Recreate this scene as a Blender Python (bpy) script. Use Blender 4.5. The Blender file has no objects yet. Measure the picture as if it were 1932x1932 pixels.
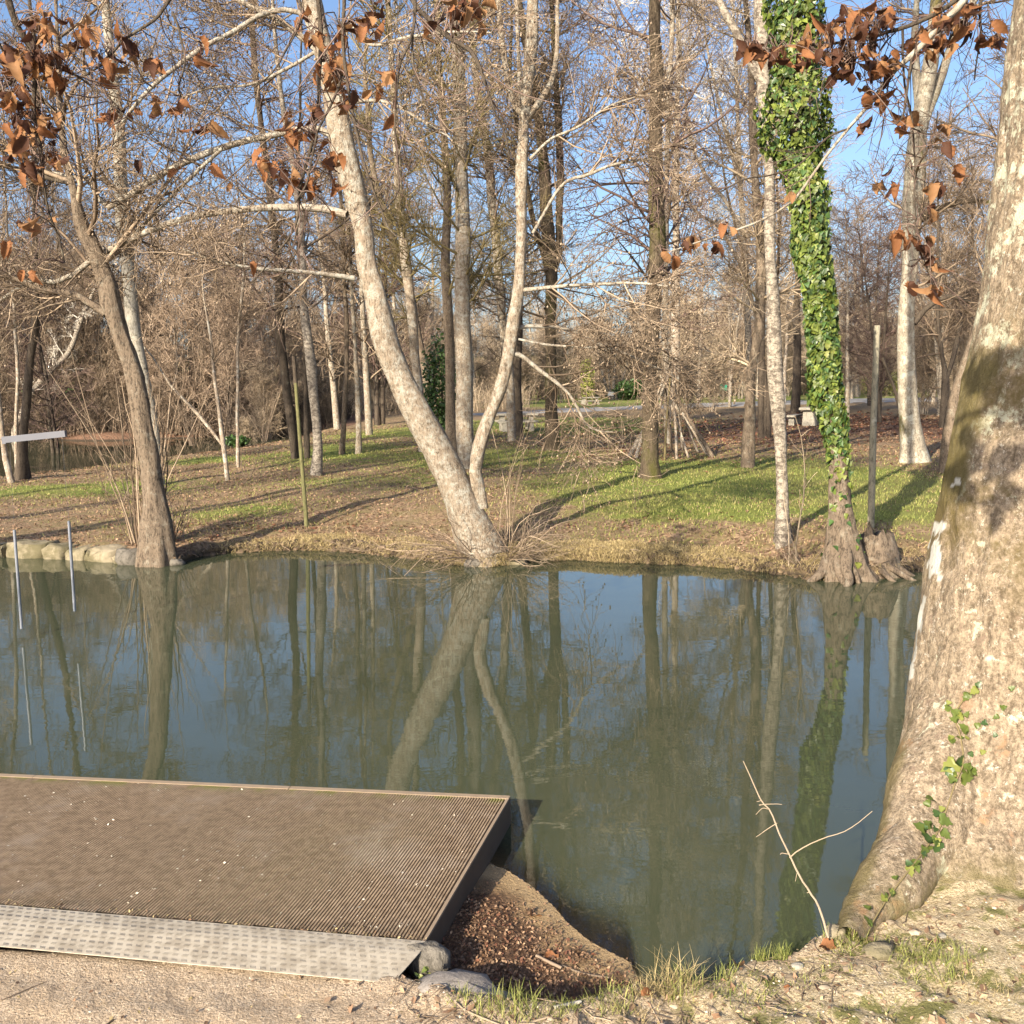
import bpy, math, random
import numpy as np
from mathutils import Matrix, Vector
from mathutils.bvhtree import BVHTree

# ------------------------------------------------------------------ camera, sky, sun, exposure
scene = bpy.context.scene
COL = scene.collection
FPX, PITCH, ROLL = 1896.0, math.radians(7.2), math.radians(1.0)      # focal length in pixels of a 1932 px square picture
CAM = np.array([0.0, 0.0, 1.95])                                       # eye height above the river surface (z = 0)
FW = np.array([0, math.cos(PITCH), -math.sin(PITCH)])
_R0 = np.array([1.0, 0, 0]); _U0 = np.array([0, math.sin(PITCH), math.cos(PITCH)])
CR = math.cos(ROLL) * _R0 - math.sin(ROLL) * _U0
CU = math.sin(ROLL) * _R0 + math.cos(ROLL) * _U0
cd = bpy.data.cameras.new('camera'); cam = bpy.data.objects.new('camera', cd); COL.objects.link(cam)
cd.sensor_width = 36.0; cd.lens = 36.0 * FPX / 1932.0; cd.clip_start = 0.05; cd.clip_end = 3000
m = Matrix.Identity(4)
for i in range(3):
    m[i][0] = CR[i]; m[i][1] = CU[i]; m[i][2] = -FW[i]; m[i][3] = CAM[i]
cam.matrix_world = m
scene.camera = cam

SUN_EL, SUN_AZ = math.radians(24), math.radians(31)                    # shadows run 31 degrees right of straight ahead
w = bpy.data.worlds.new('World'); scene.world = w; w.use_nodes = True
nt = w.node_tree; nt.nodes.clear()
sk = nt.nodes.new('ShaderNodeTexSky'); sk.sky_type = 'NISHITA'; sk.sun_disc = False
sk.sun_elevation = SUN_EL; sk.sun_rotation = SUN_AZ + math.pi; sk.air_density = 0.85; sk.dust_density = 3.0; sk.ozone_density = 3.0
bg = nt.nodes.new('ShaderNodeBackground'); bg.inputs[1].default_value = 0.115
wo = nt.nodes.new('ShaderNodeOutputWorld')
nt.links.new(sk.outputs[0], bg.inputs[0]); nt.links.new(bg.outputs[0], wo.inputs[0])
sd = bpy.data.lights.new('sun', 'SUN'); sd.energy = 5.0; sd.angle = math.radians(0.5); sd.color = (1.0, 0.87, 0.67)
sun = bpy.data.objects.new('sun', sd); COL.objects.link(sun)
sdir = Vector((math.sin(SUN_AZ) * math.cos(SUN_EL), math.cos(SUN_AZ) * math.cos(SUN_EL), -math.sin(SUN_EL)))
sun.rotation_euler = sdir.to_track_quat('-Z', 'Y').to_euler(); sun.location = (-10, -16, 12)
scene.view_settings.view_transform = 'Standard'; scene.view_settings.look = 'None'
scene.view_settings.gamma = 1.0; scene.view_settings.exposure = 1.15
scene.render.engine = 'CYCLES'
scene.cycles.max_bounces = 6; scene.cycles.diffuse_bounces = 2; scene.cycles.glossy_bounces = 3
scene.cycles.transparent_max_bounces = 8; scene.cycles.caustics_reflective = False; scene.cycles.caustics_refractive = False
scene.cycles.use_denoising = True

rng = np.random.default_rng(7); random.seed(7)

def ray(px, py): return (px - 966) / FPX * CR - (py - 966) / FPX * CU + FW
def onz(px, py, z=0.0):
    d = ray(px, py); return CAM + d * ((z - CAM[2]) / d[2])
def atD(px, py, D):
    d = ray(px, py); return CAM + d * (D / d[1])
def proj(p):
    v = np.asarray(p, float) - CAM; q = v @ FW; q = np.where(np.abs(q) < 1e-6, 1e-6, q)
    return 966 + FPX * (v @ CR) / q, 966 - FPX * (v @ CU) / q
def sst(a, b, x):
    t = np.clip((x - a) / (b - a), 0, 1); return t * t * (3 - 2 * t)

# ------------------------------------------------------------------ noise in numpy
def _h(ix, iy, iz, s):
    n = (ix * 374761393 + iy * 668265263 + iz * 2147483647 + s * 974634777) & 0xffffffff
    n = ((n ^ (n >> 13)) * 1274126177) & 0xffffffff
    return ((n ^ (n >> 16)) & 0xffff) / 65535.0
def vnoise(p, s=0):
    p = np.asarray(p, float); f = np.floor(p); t = p - f; t = t * t * (3 - 2 * t); i = f.astype(np.int64)
    r = 0
    for a in (0, 1):
        for b in (0, 1):
            for c in (0, 1):
                wgt = (t[:, 0] if a else 1 - t[:, 0]) * (t[:, 1] if b else 1 - t[:, 1]) * (t[:, 2] if c else 1 - t[:, 2])
                r = r + wgt * _h(i[:, 0] + a, i[:, 1] + b, i[:, 2] + c, s)
    return r * 2 - 1
def fbm(p, o=3, s=0):
    r = 0; a = 1.0; q = np.asarray(p, float)
    for k in range(o):
        r = r + a * vnoise(q, s + k); a *= .5; q = q * 2.03 + 7.1
    return r
def n2(x, y, f, o=3, s=0):
    return fbm(np.stack([np.asarray(x) * f, np.asarray(y) * f, np.zeros_like(np.asarray(x, float))], 1), o, s)

# ------------------------------------------------------------------ mesh and object helpers
def mesh(name, V, Fc, mats=(), midx=None, smooth=True):
    V = np.asarray(V, np.float32); me = bpy.data.meshes.new(name)
    groups = Fc if isinstance(Fc, list) else [Fc]
    groups = [np.asarray(g, np.int32) for g in groups if len(g)]
    me.vertices.add(len(V)); me.vertices.foreach_set('co', V.ravel())
    loops = np.concatenate([g.ravel() for g in groups]); tot = np.concatenate([np.full(len(g), g.shape[1], np.int32) for g in groups])
    st = np.concatenate([[0], np.cumsum(tot)[:-1]]).astype(np.int32)
    me.loops.add(len(loops)); me.loops.foreach_set('vertex_index', loops)
    me.polygons.add(len(tot)); me.polygons.foreach_set('loop_start', st)
    me.polygons.foreach_set('use_smooth', np.full(len(tot), smooth))
    for k in mats: me.materials.append(k)
    if midx is not None: me.polygons.foreach_set('material_index', np.asarray(midx, np.int32))
    me.update(calc_edges=True); me.validate()
    return me
def obj(name, me, parent=None, loc=None, rot=None, **kw):
    o = bpy.data.objects.new(name, me); COL.objects.link(o)
    if parent: o.parent = parent
    if loc is not None: o.location = loc
    if rot is not None: o.rotation_euler = rot
    for k, v in kw.items():
        if v is not None: o[k] = v
    return o
def thing(name, label, cat, loc=(0, 0, 0), group=None, rot=None):
    return obj(name, None, None, loc, rot, label=label, category=cat, group=group)
def copy_tree(o, parent=None):
    c = o.copy(); COL.objects.link(c)
    if parent: c.parent = parent
    for ch in list(o.children): copy_tree(ch, c)
    return c
class MB:
    """collects pieces into one mesh"""
    def __init__(s): s.V = []; s.F = {}; s.n = 0
    def add(s, V, Fc):
        V = np.asarray(V, float)
        for f in Fc: s.F.setdefault(len(f), []).append([i + s.n for i in f])
        s.V.append(V); s.n += len(V); return s
    def box(s, c, size, rot=None, taper=1.0, jit=0.0):
        q = np.array([[x, y, z] for z in (-.5, .5) for y in (-.5, .5) for x in (-.5, .5)])
        q[4:, :2] *= taper
        q = q * np.array(size)
        if jit: q += rng.normal(0, jit, q.shape)
        if rot is not None: q = q @ np.array(rot).T
        return s.add(q + np.array(c), [(0, 2, 3, 1), (4, 5, 7, 6), (0, 1, 5, 4), (2, 6, 7, 3), (0, 4, 6, 2), (1, 3, 7, 5)])
    def tube(s, P, R, sides=8, cap=True):
        V, Fq = sweep(np.array([P], float), np.array([R], float), sides)
        F2 = [tuple(f) for f in Fq]
        if cap: F2.append(tuple(range(sides - 1, -1, -1))); F2.append(tuple(range(len(V) - sides, len(V))))
        return s.add(V, F2)
    def mesh(s, name, mats, smooth=False):
        return mesh(name, np.concatenate(s.V), [np.array(v) for v in s.F.values()], mats, None, smooth)
def rotz(a): return np.array([[math.cos(a), -math.sin(a), 0], [math.sin(a), math.cos(a), 0], [0, 0, 1]])

def sweep(P, R, sides=3):
    """tubes along N polylines of k points: returns vertices and quads"""
    N, k, _ = P.shape
    T = np.empty_like(P); T[:, 1:-1] = P[:, 2:] - P[:, :-2]; T[:, 0] = P[:, 1] - P[:, 0]; T[:, -1] = P[:, -1] - P[:, -2]
    T /= np.linalg.norm(T, axis=2, keepdims=True) + 1e-9
    ref = np.where(np.abs(T[:, :1, 2:]) > .9, np.array([1.0, 0.1, 0]), np.array([0.05, 0.1, 1.0])); ref = np.broadcast_to(ref, T.shape)
    A = np.cross(ref, T); A /= np.linalg.norm(A, axis=2, keepdims=True) + 1e-9
    B = np.cross(T, A)
    th = np.arange(sides) / sides * 2 * math.pi
    V = P[:, :, None, :] + R[:, :, None, None] * (np.cos(th)[None, None, :, None] * A[:, :, None, :] + np.sin(th)[None, None, :, None] * B[:, :, None, :])
    V = V.reshape(-1, 3)
    n = np.arange(N)[:, None, None] * k * sides; i = np.arange(k - 1)[None, :, None] * sides; j = np.arange(sides)[None, None, :]; j2 = (j + 1) % sides
    Q = np.stack([n + i + j, n + i + j2, n + i + sides + j2, n + i + sides + j], -1).reshape(-1, 4)
    return V, Q
def grow(P, R, n, t0, t1, ang, L, k, rr, wig, up, rmax=1.0, tip=.35, rmin=0.0, back=.45, rg=None):
    """n children on every polyline"""
    rg = rg or rng
    N, K, _ = P.shape
    idx = np.repeat(np.arange(N), n); M = len(idx)
    t = t0 + (t1 - t0) * rg.random(M); f = t * (K - 1); a = np.minimum(f.astype(int), K - 2); u = (f - a)[:, None]
    p0 = P[idx, a] * (1 - u) + P[idx, a + 1] * u; T = P[idx, a + 1] - P[idx, a]; T /= np.linalg.norm(T, axis=1, keepdims=True) + 1e-9
    r0 = R[idx, a] * (1 - u[:, 0]) + R[idx, a + 1] * u[:, 0]
    q = rg.normal(size=(M, 3)); q -= (q * T).sum(1, keepdims=True) * T; q /= np.linalg.norm(q, axis=1, keepdims=True) + 1e-9
    an = np.radians(ang + rg.normal(0, 13, M))[:, None]; d = np.cos(an) * T + np.sin(an) * q
    ln = L * rg.uniform(.55, 1.25, M) * (1 - back * t)
    pts = [p0]; p = p0
    for i in range(k - 1):
        d = d + rg.normal(0, wig, (M, 3)) + np.array([0, 0, up]); d /= np.linalg.norm(d, axis=1, keepdims=True)
        p = p + d * (ln / (k - 1))[:, None]; pts.append(p)
    rb = np.clip(r0 * rr, rmin, rmax)
    return np.stack(pts, 1), rb[:, None] * np.linspace(1, tip, k)[None, :]
def smooth_path(pts, k):
    """Catmull-Rom through the rows of pts, resampled to k"""
    p = np.asarray(pts, float)
    if len(p) == 2: return p[0] + (p[1] - p[0]) * np.linspace(0, 1, k)[:, None]
    e = np.vstack([2 * p[0] - p[1], p, 2 * p[-1] - p[-2]])
    s = np.concatenate([[0], np.cumsum(np.linalg.norm(np.diff(p[:, :3], axis=0), axis=1))]); s /= s[-1]
    out = []
    for x in np.linspace(0, 1, k):
        i = min(np.searchsorted(s, x, 'right') - 1, len(p) - 2); u = (x - s[i]) / (s[i + 1] - s[i] + 1e-9)
        a, b, c, d = e[i], e[i + 1], e[i + 2], e[i + 3]
        out.append(.5 * (2 * b + (c - a) * u + (2 * a - 5 * b + 4 * c - d) * u * u + (3 * b - a - 3 * c + d) * u ** 3))
    return np.array(out)

# ------------------------------------------------------------------ materials
class NM:
    def __init__(s, name):
        s.m = bpy.data.materials.new(name); s.m.use_nodes = True; s.t = s.m.node_tree; s.t.nodes.clear()
        s.out = s.t.nodes.new('ShaderNodeOutputMaterial')
    def n(s, ty, **kw):
        q = s.t.nodes.new(ty)
        for k, v in kw.items(): setattr(q, k, v)
        return q
    def l(s, a, b): s.t.links.new(a, b)
    def coord(s, sc=(1, 1, 1), obj=False):
        if obj: c = s.n('ShaderNodeTexCoord').outputs['Object']
        else: c = s.n('ShaderNodeNewGeometry').outputs['Position']
        mp = s.n('ShaderNodeMapping'); mp.inputs['Scale'].default_value = sc; s.l(c, mp.inputs[0]); return mp.outputs[0]
    def noise(s, vec, scale, det=4, rough=.6, dist=0):
        q = s.n('ShaderNodeTexNoise'); q.inputs['Scale'].default_value = scale; q.inputs['Detail'].default_value = det
        q.inputs['Roughness'].default_value = rough; q.inputs['Distortion'].default_value = dist; s.l(vec, q.inputs['Vector']); return q.outputs['Fac']
    def vor(s, vec, scale, feat='F1', out='Distance'):
        q = s.n('ShaderNodeTexVoronoi', feature=feat); q.inputs['Scale'].default_value = scale; s.l(vec, q.inputs['Vector']); return q.outputs[out]
    def ramp(s, fac, stops):
        q = s.n('ShaderNodeValToRGB'); el = q.color_ramp.elements
        while len(el) < len(stops): el.new(.5)
        for e, (p, c) in zip(el, stops): e.position = p; e.color = (*c, 1) if len(c) == 3 else c
        s.l(fac, q.inputs[0]); return q.outputs[0]
    def step(s, fac, a, b):
        q = s.n('ShaderNodeMapRange', interpolation_type='SMOOTHSTEP'); q.inputs[1].default_value = a; q.inputs[2].default_value = b
        s.l(fac, q.inputs[0]); return q.outputs[0]
    def mix(s, f, a, b):
        q = s.n('ShaderNodeMix', data_type='RGBA')
        for x, i in ((f, 0), (a, 6), (b, 7)):
            if isinstance(x, tuple): q.inputs[i].default_value = (*x, 1)
            elif isinstance(x, (int, float)): q.inputs[i].default_value = x
            else: s.l(x, q.inputs[i])
        return q.outputs[2]
    def math(s, op, a, b=0.0, clamp=False):
        q = s.n('ShaderNodeMath', operation=op, use_clamp=clamp)
        for x, i in ((a, 0), (b, 1)):
            if isinstance(x, (int, float)): q.inputs[i].default_value = x
            else: s.l(x, q.inputs[i])
        return q.outputs[0]
    def attr(s, name): return s.n('ShaderNodeAttribute', attribute_name=name).outputs['Fac']
    def bsdf(s, col, rough=.85, bump=None, bd=.01, bs=1.0, metal=0.0, spec=.3, link=True):
        q = s.n('ShaderNodeBsdfPrincipled'); q.inputs['Metallic'].default_value = metal; q.inputs['Specular IOR Level'].default_value = spec
        for x, k in ((col, 'Base Color'), (rough, 'Roughness')):
            if isinstance(x, tuple): q.inputs[k].default_value = (*x, 1)
            elif isinstance(x, (int, float)): q.inputs[k].default_value = x
            else: s.l(x, q.inputs[k])
        if bump is not None:
            b = s.n('ShaderNodeBump'); b.inputs['Distance'].default_value = bd; b.inputs['Strength'].default_value = bs
            s.l(bump, b.inputs['Height']); s.l(b.outputs[0], q.inputs['Normal'])
        if link: s.l(q.outputs[0], s.out.inputs[0])
        return q
def bark(name, a, b, c=None, cth=(.52, .6), sc=14, st=.3, csc=3.0, bd=.02, moss=None, mth=(.5, .65), cst=1.0, msc=1.2):
    k = NM(name); v = k.coord((1, 1, st * .7)); f = k.noise(v, sc * 1.5, 6, .8, .3); f3 = k.noise(k.coord((1, 1, .4)), sc * 3.2, 4, .8)
    h = k.math('ADD', k.math('MULTIPLY', f, .55), k.math('MULTIPLY', f3, .6))
    col = k.mix(k.step(h, .46, .62), b, a)
    if c:
        v2 = k.coord((1, 1, cst)); col = k.mix(k.math('MULTIPLY', k.step(k.noise(v2, csc, 8, .8), *cth), .85 if cst != 1.0 else .7), col, c)
    if moss: col = k.mix(k.step(k.noise(k.coord((1, 1, .5)), msc, 6, .7), *mth), col, moss)
    k.bsdf(col, .92, h, bd, 1.0, spec=.15); return k.m
M = {}
M['alder'] = bark('alder_bark', (.33, .265, .20), (.115, .088, .064), (.50, .49, .43), (.45, .62), 20, .3, 13, .04)
M['pale'] = bark('pale_bark', (.33, .27, .21), (.13, .10, .08), (.50, .48, .42), (.50, .58), 20, .3, 7, .02)
M['brown'] = bark('brown_bark', (.20, .155, .115), (.065, .05, .038), (.34, .31, .25), (.52, .68), 18, .25, 9, .03)
M['birch'] = bark('birch_bark', (.36, .32, .265), (.19, .16, .13), (.075, .06, .05), (.45, .57), 15, 1.3, 14, .012, cst=1.7)
M['greybirch'] = bark('grey_birch_bark', (.36, .34, .29), (.17, .15, .125), (.08, .07, .055), (.54, .62), 14, 1.2, 6, .012, cst=1.6)
M['dark'] = bark('dark_bark', (.10, .08, .062), (.04, .032, .026), (.20, .18, .14), (.58, .66), 16, .25, 4, .03)
M['mossy'] = bark('mossy_bark', (.11, .085, .06), (.045, .035, .025), (.20, .17, .12), (.56, .64), 16, .25, 4, .03, moss=(.085, .082, .025), mth=(.50, .66))
M['lichen'] = bark('lichen_bark', (.34, .30, .24), (.13, .11, .085), (.50, .49, .42), (.5, .58), 18, .4, 6, .02, moss=(.17, .15, .06), mth=(.56, .68))
M['limb'] = bark('limb_bark', (.29, .25, .20), (.09, .07, .055), (.46, .45, .40), (.46, .60), 20, 1, 10, .008)
def plain(name, a, b, sc=8, rough=.85, trans=0.0, det=3, spec=.25, var=.9):
    k = NM(name); v = k.coord(); isl = k.n('ShaderNodeNewGeometry').outputs['Random Per Island']
    c = k.mix(k.step(k.math('ADD', k.math('MULTIPLY', k.noise(v, sc, det), .5), k.math('MULTIPLY', isl, .5)), .22, .78), a, b)
    vv = k.n('ShaderNodeHueSaturation'); k.l(k.math('ADD', .55, k.math('MULTIPLY', k.math('FRACT', k.math('MULTIPLY', isl, 7.31)), var)), vv.inputs['Value']); k.l(c, vv.inputs['Color']); c = vv.outputs[0]; q = k.bsdf(c, rough, spec=spec)
    if trans:
        t = k.n('ShaderNodeBsdfTranslucent'); k.l(c, t.inputs[0]); mx = k.n('ShaderNodeMixShader'); mx.inputs[0].default_value = trans
        k.l(q.outputs[0], mx.inputs[1]); k.l(t.outputs[0], mx.inputs[2]); k.l(mx.outputs[0], k.out.inputs[0])
    return k.m
M['twig'] = plain('twig_bark', (.12, .085, .058), (.31, .24, .175), 1.5)
M['twig_olive'] = plain('olive_twig_bark', (.15, .12, .055), (.25, .20, .10), 1.0)
M['twig_red'] = plain('reddish_twig_bark', (.20, .145, .105), (.38, .29, .215), .4)
M['twig_tan'] = plain('tan_twig_bark', (.22, .165, .11), (.46, .37, .27), .4)
M['twig_purple'] = plain('purplish_twig_bark', (.10, .066, .056), (.17, .12, .10), 1.0)
M['twig_white'] = plain('pale_twig_bark', (.52, .47, .40), (.66, .62, .55), 1.0)
M['leaf_a'] = plain('dead_leaf_orange_lit', (.46, .21, .09), (.26, .11, .05), 30, .7, .35)
M['leaf_b'] = plain('dead_leaf_brown_shaded', (.13, .055, .032), (.08, .036, .022), 30, .7, .3)  # brighter orange and darker brown also stand in for sunlit and shaded leaves
M['leaf_c'] = plain('dead_leaf_tan', (.46, .27, .13), (.34, .17, .08), 30, .7, .35)
M['litter_a'] = plain('fallen_leaf_tan', (.33, .225, .145), (.20, .125, .08), 3, .8)
M['litter_b'] = plain('fallen_leaf_brown', (.13, .08, .05), (.22, .135, .085), 3, .8)
M['litter_c'] = plain('fallen_leaf_red', (.19, .085, .05), (.13, .06, .04), 3, .8)
M['ivy_a'] = plain('ivy_leaf_green', (.17, .21, .042), (.075, .115, .025), 6, .45, .2, spec=.4)
M['ivy_b'] = plain('ivy_leaf_dark', (.035, .075, .02), (.06, .11, .03), 6, .4, .15, spec=.5)
M['ivy_c'] = plain('ivy_leaf_yellowish', (.32, .32, .08), (.19, .23, .05), 6, .45, .25, spec=.4)
M['grass'] = plain('green_grass', (.18, .215, .055), (.31, .31, .10), 2, .6, .3)
M['drygrass'] = plain('dry_grass', (.50, .40, .22), (.34, .27, .13), 3, .7, .3)
M['metal'] = None
# ------------------------------------------------------------------ terrain
Z_LIP, Z_DECK = 0.17, 0.13
_bank = [(0, 1050), (90, 1053), (180, 1057), (240, 1062), (330, 1068), (380, 1050), (450, 1041), (560, 1038), (640, 1040), (700, 1045), (760, 1050), (850, 1062),
         (930, 1068), (1000, 1056), (1100, 1057), (1200, 1060), (1300, 1066), (1400, 1072), (1480, 1083), (1530, 1092), (1600, 1096), (1680, 1086), (1740, 1075)]
BW = np.array([onz(a, b, 0)[:2] for a, b in _bank]); BW = BW[np.argsort(BW[:, 0])]
BW = np.vstack([[-60, 15], [-14, 12.4], [-9, 12.2], BW, [5.5, 10.6], [9, 10.2], [60, 12]])
_lip = [(0, 1752), (400, 1775), (700, 1800), (770, 1822), (860, 1868), (930, 1885), (1000, 1896), (1060, 1888), (1100, 1880), (1200, 1856), (1270, 1846), (1330, 1850), (1370, 1828), (1400, 1812), (1450, 1800), (1500, 1790), (1560, 1765)]
LP = np.array([onz(a, b, Z_LIP)[:2] for a, b in _lip])
LP = np.vstack([[-60, 9], [-6, 3.9], [-3, 3.45], LP, [1.22, 3.15], [1.48, 3.5], [1.8, 4.1], [2.4, 4.4], [3.5, 4.3], [60, 6]])
def ybank(x):
    x = np.asarray(x, float); f = np.atleast_1d(x); r = np.interp(f, BW[:, 0], BW[:, 1]) + .065 * n2(f, f * 0, 2.7, 4, 13) * sst(-4.6, -3.6, f)
    return r.reshape(x.shape)
def ylip(x): return np.interp(x, LP[:, 0], LP[:, 1])
_bar = [(850, 1600), (905, 1622), (955, 1640), (1000, 1668), (1040, 1705), (1075, 1745), (1120, 1780), (1190, 1815), (1215, 1824)]
BARP = np.array([onz(a, b, 0)[:2] for a, b in _bar])                   # waterline of the little cove beside the deck
def ybar(x): return np.interp(x, BARP[:, 0], BARP[:, 1])
def pond(x, y):
    """depth factor of the river arm beyond the lawn on the left"""
    near = np.interp(x, [-60, -25, -11, -8.4, -7.6, -7.2], [19, 20, 21.9, 28, 32, 36]); far = 42.3 + .03 * (x + 20) + 1.2 * np.sin(x * .5)
    return sst(0, 1.2, y - near) * sst(0, 1.5, far - y) * sst(-7.0, -8.0, x)
def H(x, y):
    x = np.asarray(x, float); y = np.asarray(y, float)
    yb = ybank(x); s = y - yb
    zl = np.interp(x, [-12, -5, -3, 0, 2.5, 4, 12], [.15, .17, .27, .33, .35, .32, .35])
    step = np.interp(x, [-4.6, -4.2, -3.2, -1.8, 0, 2.8, 3.3], [.16, .12, .10, .12, .13, .10, .18])
    step = step * (.62 + .38 * sst(0, .35, s) + .35 * n2(x, y, 2.6, 3, 17) * sst(0, .1, s) * sst(-4.6, -3.6, x)); far = step + (zl - step) * sst(0.1, 3.0, s) + (.42 - zl) * sst(4, 12, s) * sst(-12, -2, x)
    far = far + .25 * sst(25, 55, y) + .9 * sst(85, 120, y) + 5 * sst(110, 260, y) + 9 * sst(200, 500, y)
    far = far + .03 * n2(x, y, .35, 2, 5) * sst(0, 2, s) + .02 * n2(x, y, 1.7, 2, 9) * sst(0, 1, s)
    far = far - 1.0 * pond(x, y)
    bed = -.5
    f2 = np.where(s > 0, far, bed + (step - bed - .05) * sst(-.12, 0.0, s))
    yl = ylip(x); q = yl - y                                            # > 0 on the near land
    base = Z_LIP - .05 * sst(-.1, -.7, x) + .045 * sst(.5, 1.6, x) * sst(0, .6, q) - .03 * sst(.0, .5, q) * sst(.9, .3, x)
    base = base - .022 * sst(.30, .12, q) * sst(-.22, -.30, x); base = base + .018 * np.abs(n2(x, y, 7, 3, 12)) * sst(-.3, .3, x) + .012 * n2(x, y, 4, 3, 11) * sst(-.6, 0, x) + (.005 + .005 * sst(-.5, .2, x)) * n2(x, y, 14, 3, 21) * sst(.0, .12, q + .1 * (x > -.2)) + .004 * n2(x, y, 45, 2, 31) * sst(.0, .12, q + .1 * (x > -.2))
    yr = ybar(x); b = yr - y
    floor = np.where(b > 0, .010 * sst(0, .22, b) + .026 * np.clip(b, 0, 1) + .007 * n2(x, y, 9, 3, 41) * sst(0, .25, b), -.32 * np.abs(b) ** 1.45 + .006 * n2(x, y, 9, 2, 41) * sst(0, -.1, b))
    floor = np.maximum(floor, bed)
    out = np.where(x > .45, bed, floor); out = out + (bed - out) * sst(.38, .5, x)
    slope = .10 + .05 * n2(x, y, 6, 2, 51)
    near = out + (base - out) * sst(-slope, .02, q)
    return np.where(y > yl + 1.9 + 0 * x, np.where(y > yb - 2, f2, bed), near)
_HC = {}
def hit(px, py):
    """where the line of sight through a picture point meets the ground beyond the river"""
    if (px, py) in _HC: return _HC[(px, py)].copy()
    d = ray(px, py); t = np.geomspace(8, 700, 1400); p = CAM[None] + d[None] * t[:, None]
    ok = (p[:, 2] < H(p[:, 0], p[:, 1])) & (p[:, 1] > ybank(p[:, 0]) - .5); r = p[np.argmax(ok)] if ok.any() else CAM + d * 200
    _HC[(px, py)] = r; return r.copy()
az = np.radians(np.concatenate([np.arange(-180, -38, 3.0), np.arange(-38, 38.01, .25), np.arange(41, 180.1, 3.0)]))
ND, NM2, NB, NF = 185, 22, 30, 150
rows = []
for a in az:
    sx, cy = math.sin(a), math.cos(a)
    rb = 12.0
    if cy > .3:
        for _ in range(12): rb = .5 * rb + .5 * (ybank(rb * sx) / cy)
    r = np.concatenate([np.geomspace(1.0, 4.9, ND), np.geomspace(5.0, rb - .3, NM2), rb + np.concatenate([np.linspace(-.2, -.001, 6), np.geomspace(.004, 1.3, NB - 6)]), np.geomspace(rb + 1.45, 1500, NF)])
    rows.append(np.stack([r * sx, r * cy], 1))
G = np.array(rows); na, nr = G.shape[:2]
gx, gy = G[..., 0].ravel(), G[..., 1].ravel(); gz = H(gx, gy)
gx = np.append(gx, 0); gy = np.append(gy, 0); gz = np.append(gz, .15)
ii = np.arange(na - 1)[:, None] * nr + np.arange(nr - 1)[None, :]
Q = np.stack([ii, ii + nr, ii + nr + 1, ii + 1], -1).reshape(-1, 4)
T3 = np.stack([np.full(na - 1, na * nr), np.arange(1, na) * nr, np.arange(na - 1) * nr], 1)
gm = mesh('ground', np.stack([gx, gy, gz], 1), [Q, T3])
ppx, ppy = proj(np.stack([gx, gy, gz], 1))
front = gy > 8
def blobs(x, y, L):
    r = np.zeros_like(x)
    for (bx, by, rx, ry, wg) in L:
        P0 = hit(bx, by); PX = hit(bx + rx, by); PY = hit(bx, max(by - ry, 745)); a = abs(PX[0] - P0[0]) + .3; b = abs(PY[1] - P0[1]) + .3
        r = np.maximum(r, wg * np.exp(-((x - P0[0]) / a) ** 2 - ((y - P0[1]) / b) ** 2))
    return r
BG = [(1290, 900, 230, 32, 1.1), (1290, 945, 250, 28, 1.0), (1680, 950, 190, 40, 1.3), (1560, 900, 220, 40, 1.0), (1080, 920, 120, 35, .7), (640, 850, 120, 14, .9), (120, 925, 260, 14, .75), (450, 965, 150, 14, .55), (900, 860, 260, 20, .8),
      (700, 905, 300, 14, .5), (1050, 800, 250, 15, .9), (760, 815, 150, 10, 1.0), (1350, 885, 60, 14, 1.1), (1640, 1050, 60, 15, .7), (1600, 750, 260, 7, 1.2), (1150, 760, 250, 5, 1.1), (400, 868, 140, 6, .9)]
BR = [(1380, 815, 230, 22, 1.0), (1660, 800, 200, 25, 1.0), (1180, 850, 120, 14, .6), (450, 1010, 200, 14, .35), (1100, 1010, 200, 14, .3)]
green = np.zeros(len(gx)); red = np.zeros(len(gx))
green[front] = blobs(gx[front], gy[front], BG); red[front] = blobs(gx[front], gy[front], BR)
green[gy > 60] = np.maximum(green[gy > 60], .9)
sb = gy - ybank(gx); green *= sst(.6, 2.6, sb) * (gy > 8) + (gy < 8) * 0
green = np.clip(green + .12 * n2(gx, gy, .8, 3, 3) * front, 0, 1)
red = np.clip(red, 0, 1); wood = ((gy > 40) & (gx < -6.5)).astype(float) * sst(60, 50, gy); red = np.maximum(red, wood); green *= 1 - wood  # leaf floor under the pond thickets, its shade also put into the colour
q = ylip(gx) - gy
near = ((gy < 6)).astype(float)
wetm = near * sst(.02, -.06, q) * sst(.09, .0, gz)                      # wet sand and mud
litm = near * sst(.02, -.06, q)
patch = near * sst(-.02, .12, q) * sst(.1, .6, gx + .12 * n2(gx, gy, 5, 3, 71))
earth = sst(.0, .30, sb) * sst(.9, .3, sb) * (gy > 8)
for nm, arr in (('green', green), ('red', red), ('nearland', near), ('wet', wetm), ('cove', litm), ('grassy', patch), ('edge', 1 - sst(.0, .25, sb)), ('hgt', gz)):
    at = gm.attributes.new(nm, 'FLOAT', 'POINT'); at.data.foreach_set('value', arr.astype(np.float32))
k = NM('ground_soil')
v = k.coord(); vs = k.coord((1, 1, 1))
fine = k.noise(v, 38, 5, .75); mid = k.noise(v, 3.2, 6, .7); big = k.noise(v, .5, 4, .6)
speck = k.vor(v, 26, 'F1', 'Color')
sep = k.n('ShaderNodeSeparateColor'); k.l(speck, sep.inputs[0])
lit = k.mix(k.step(sep.outputs[0], .2, .8), (.17, .105, .065), (.36, .25, .16))
lit = k.mix(k.step(mid, .4, .62), lit, (.22, .17, .085))
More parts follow.
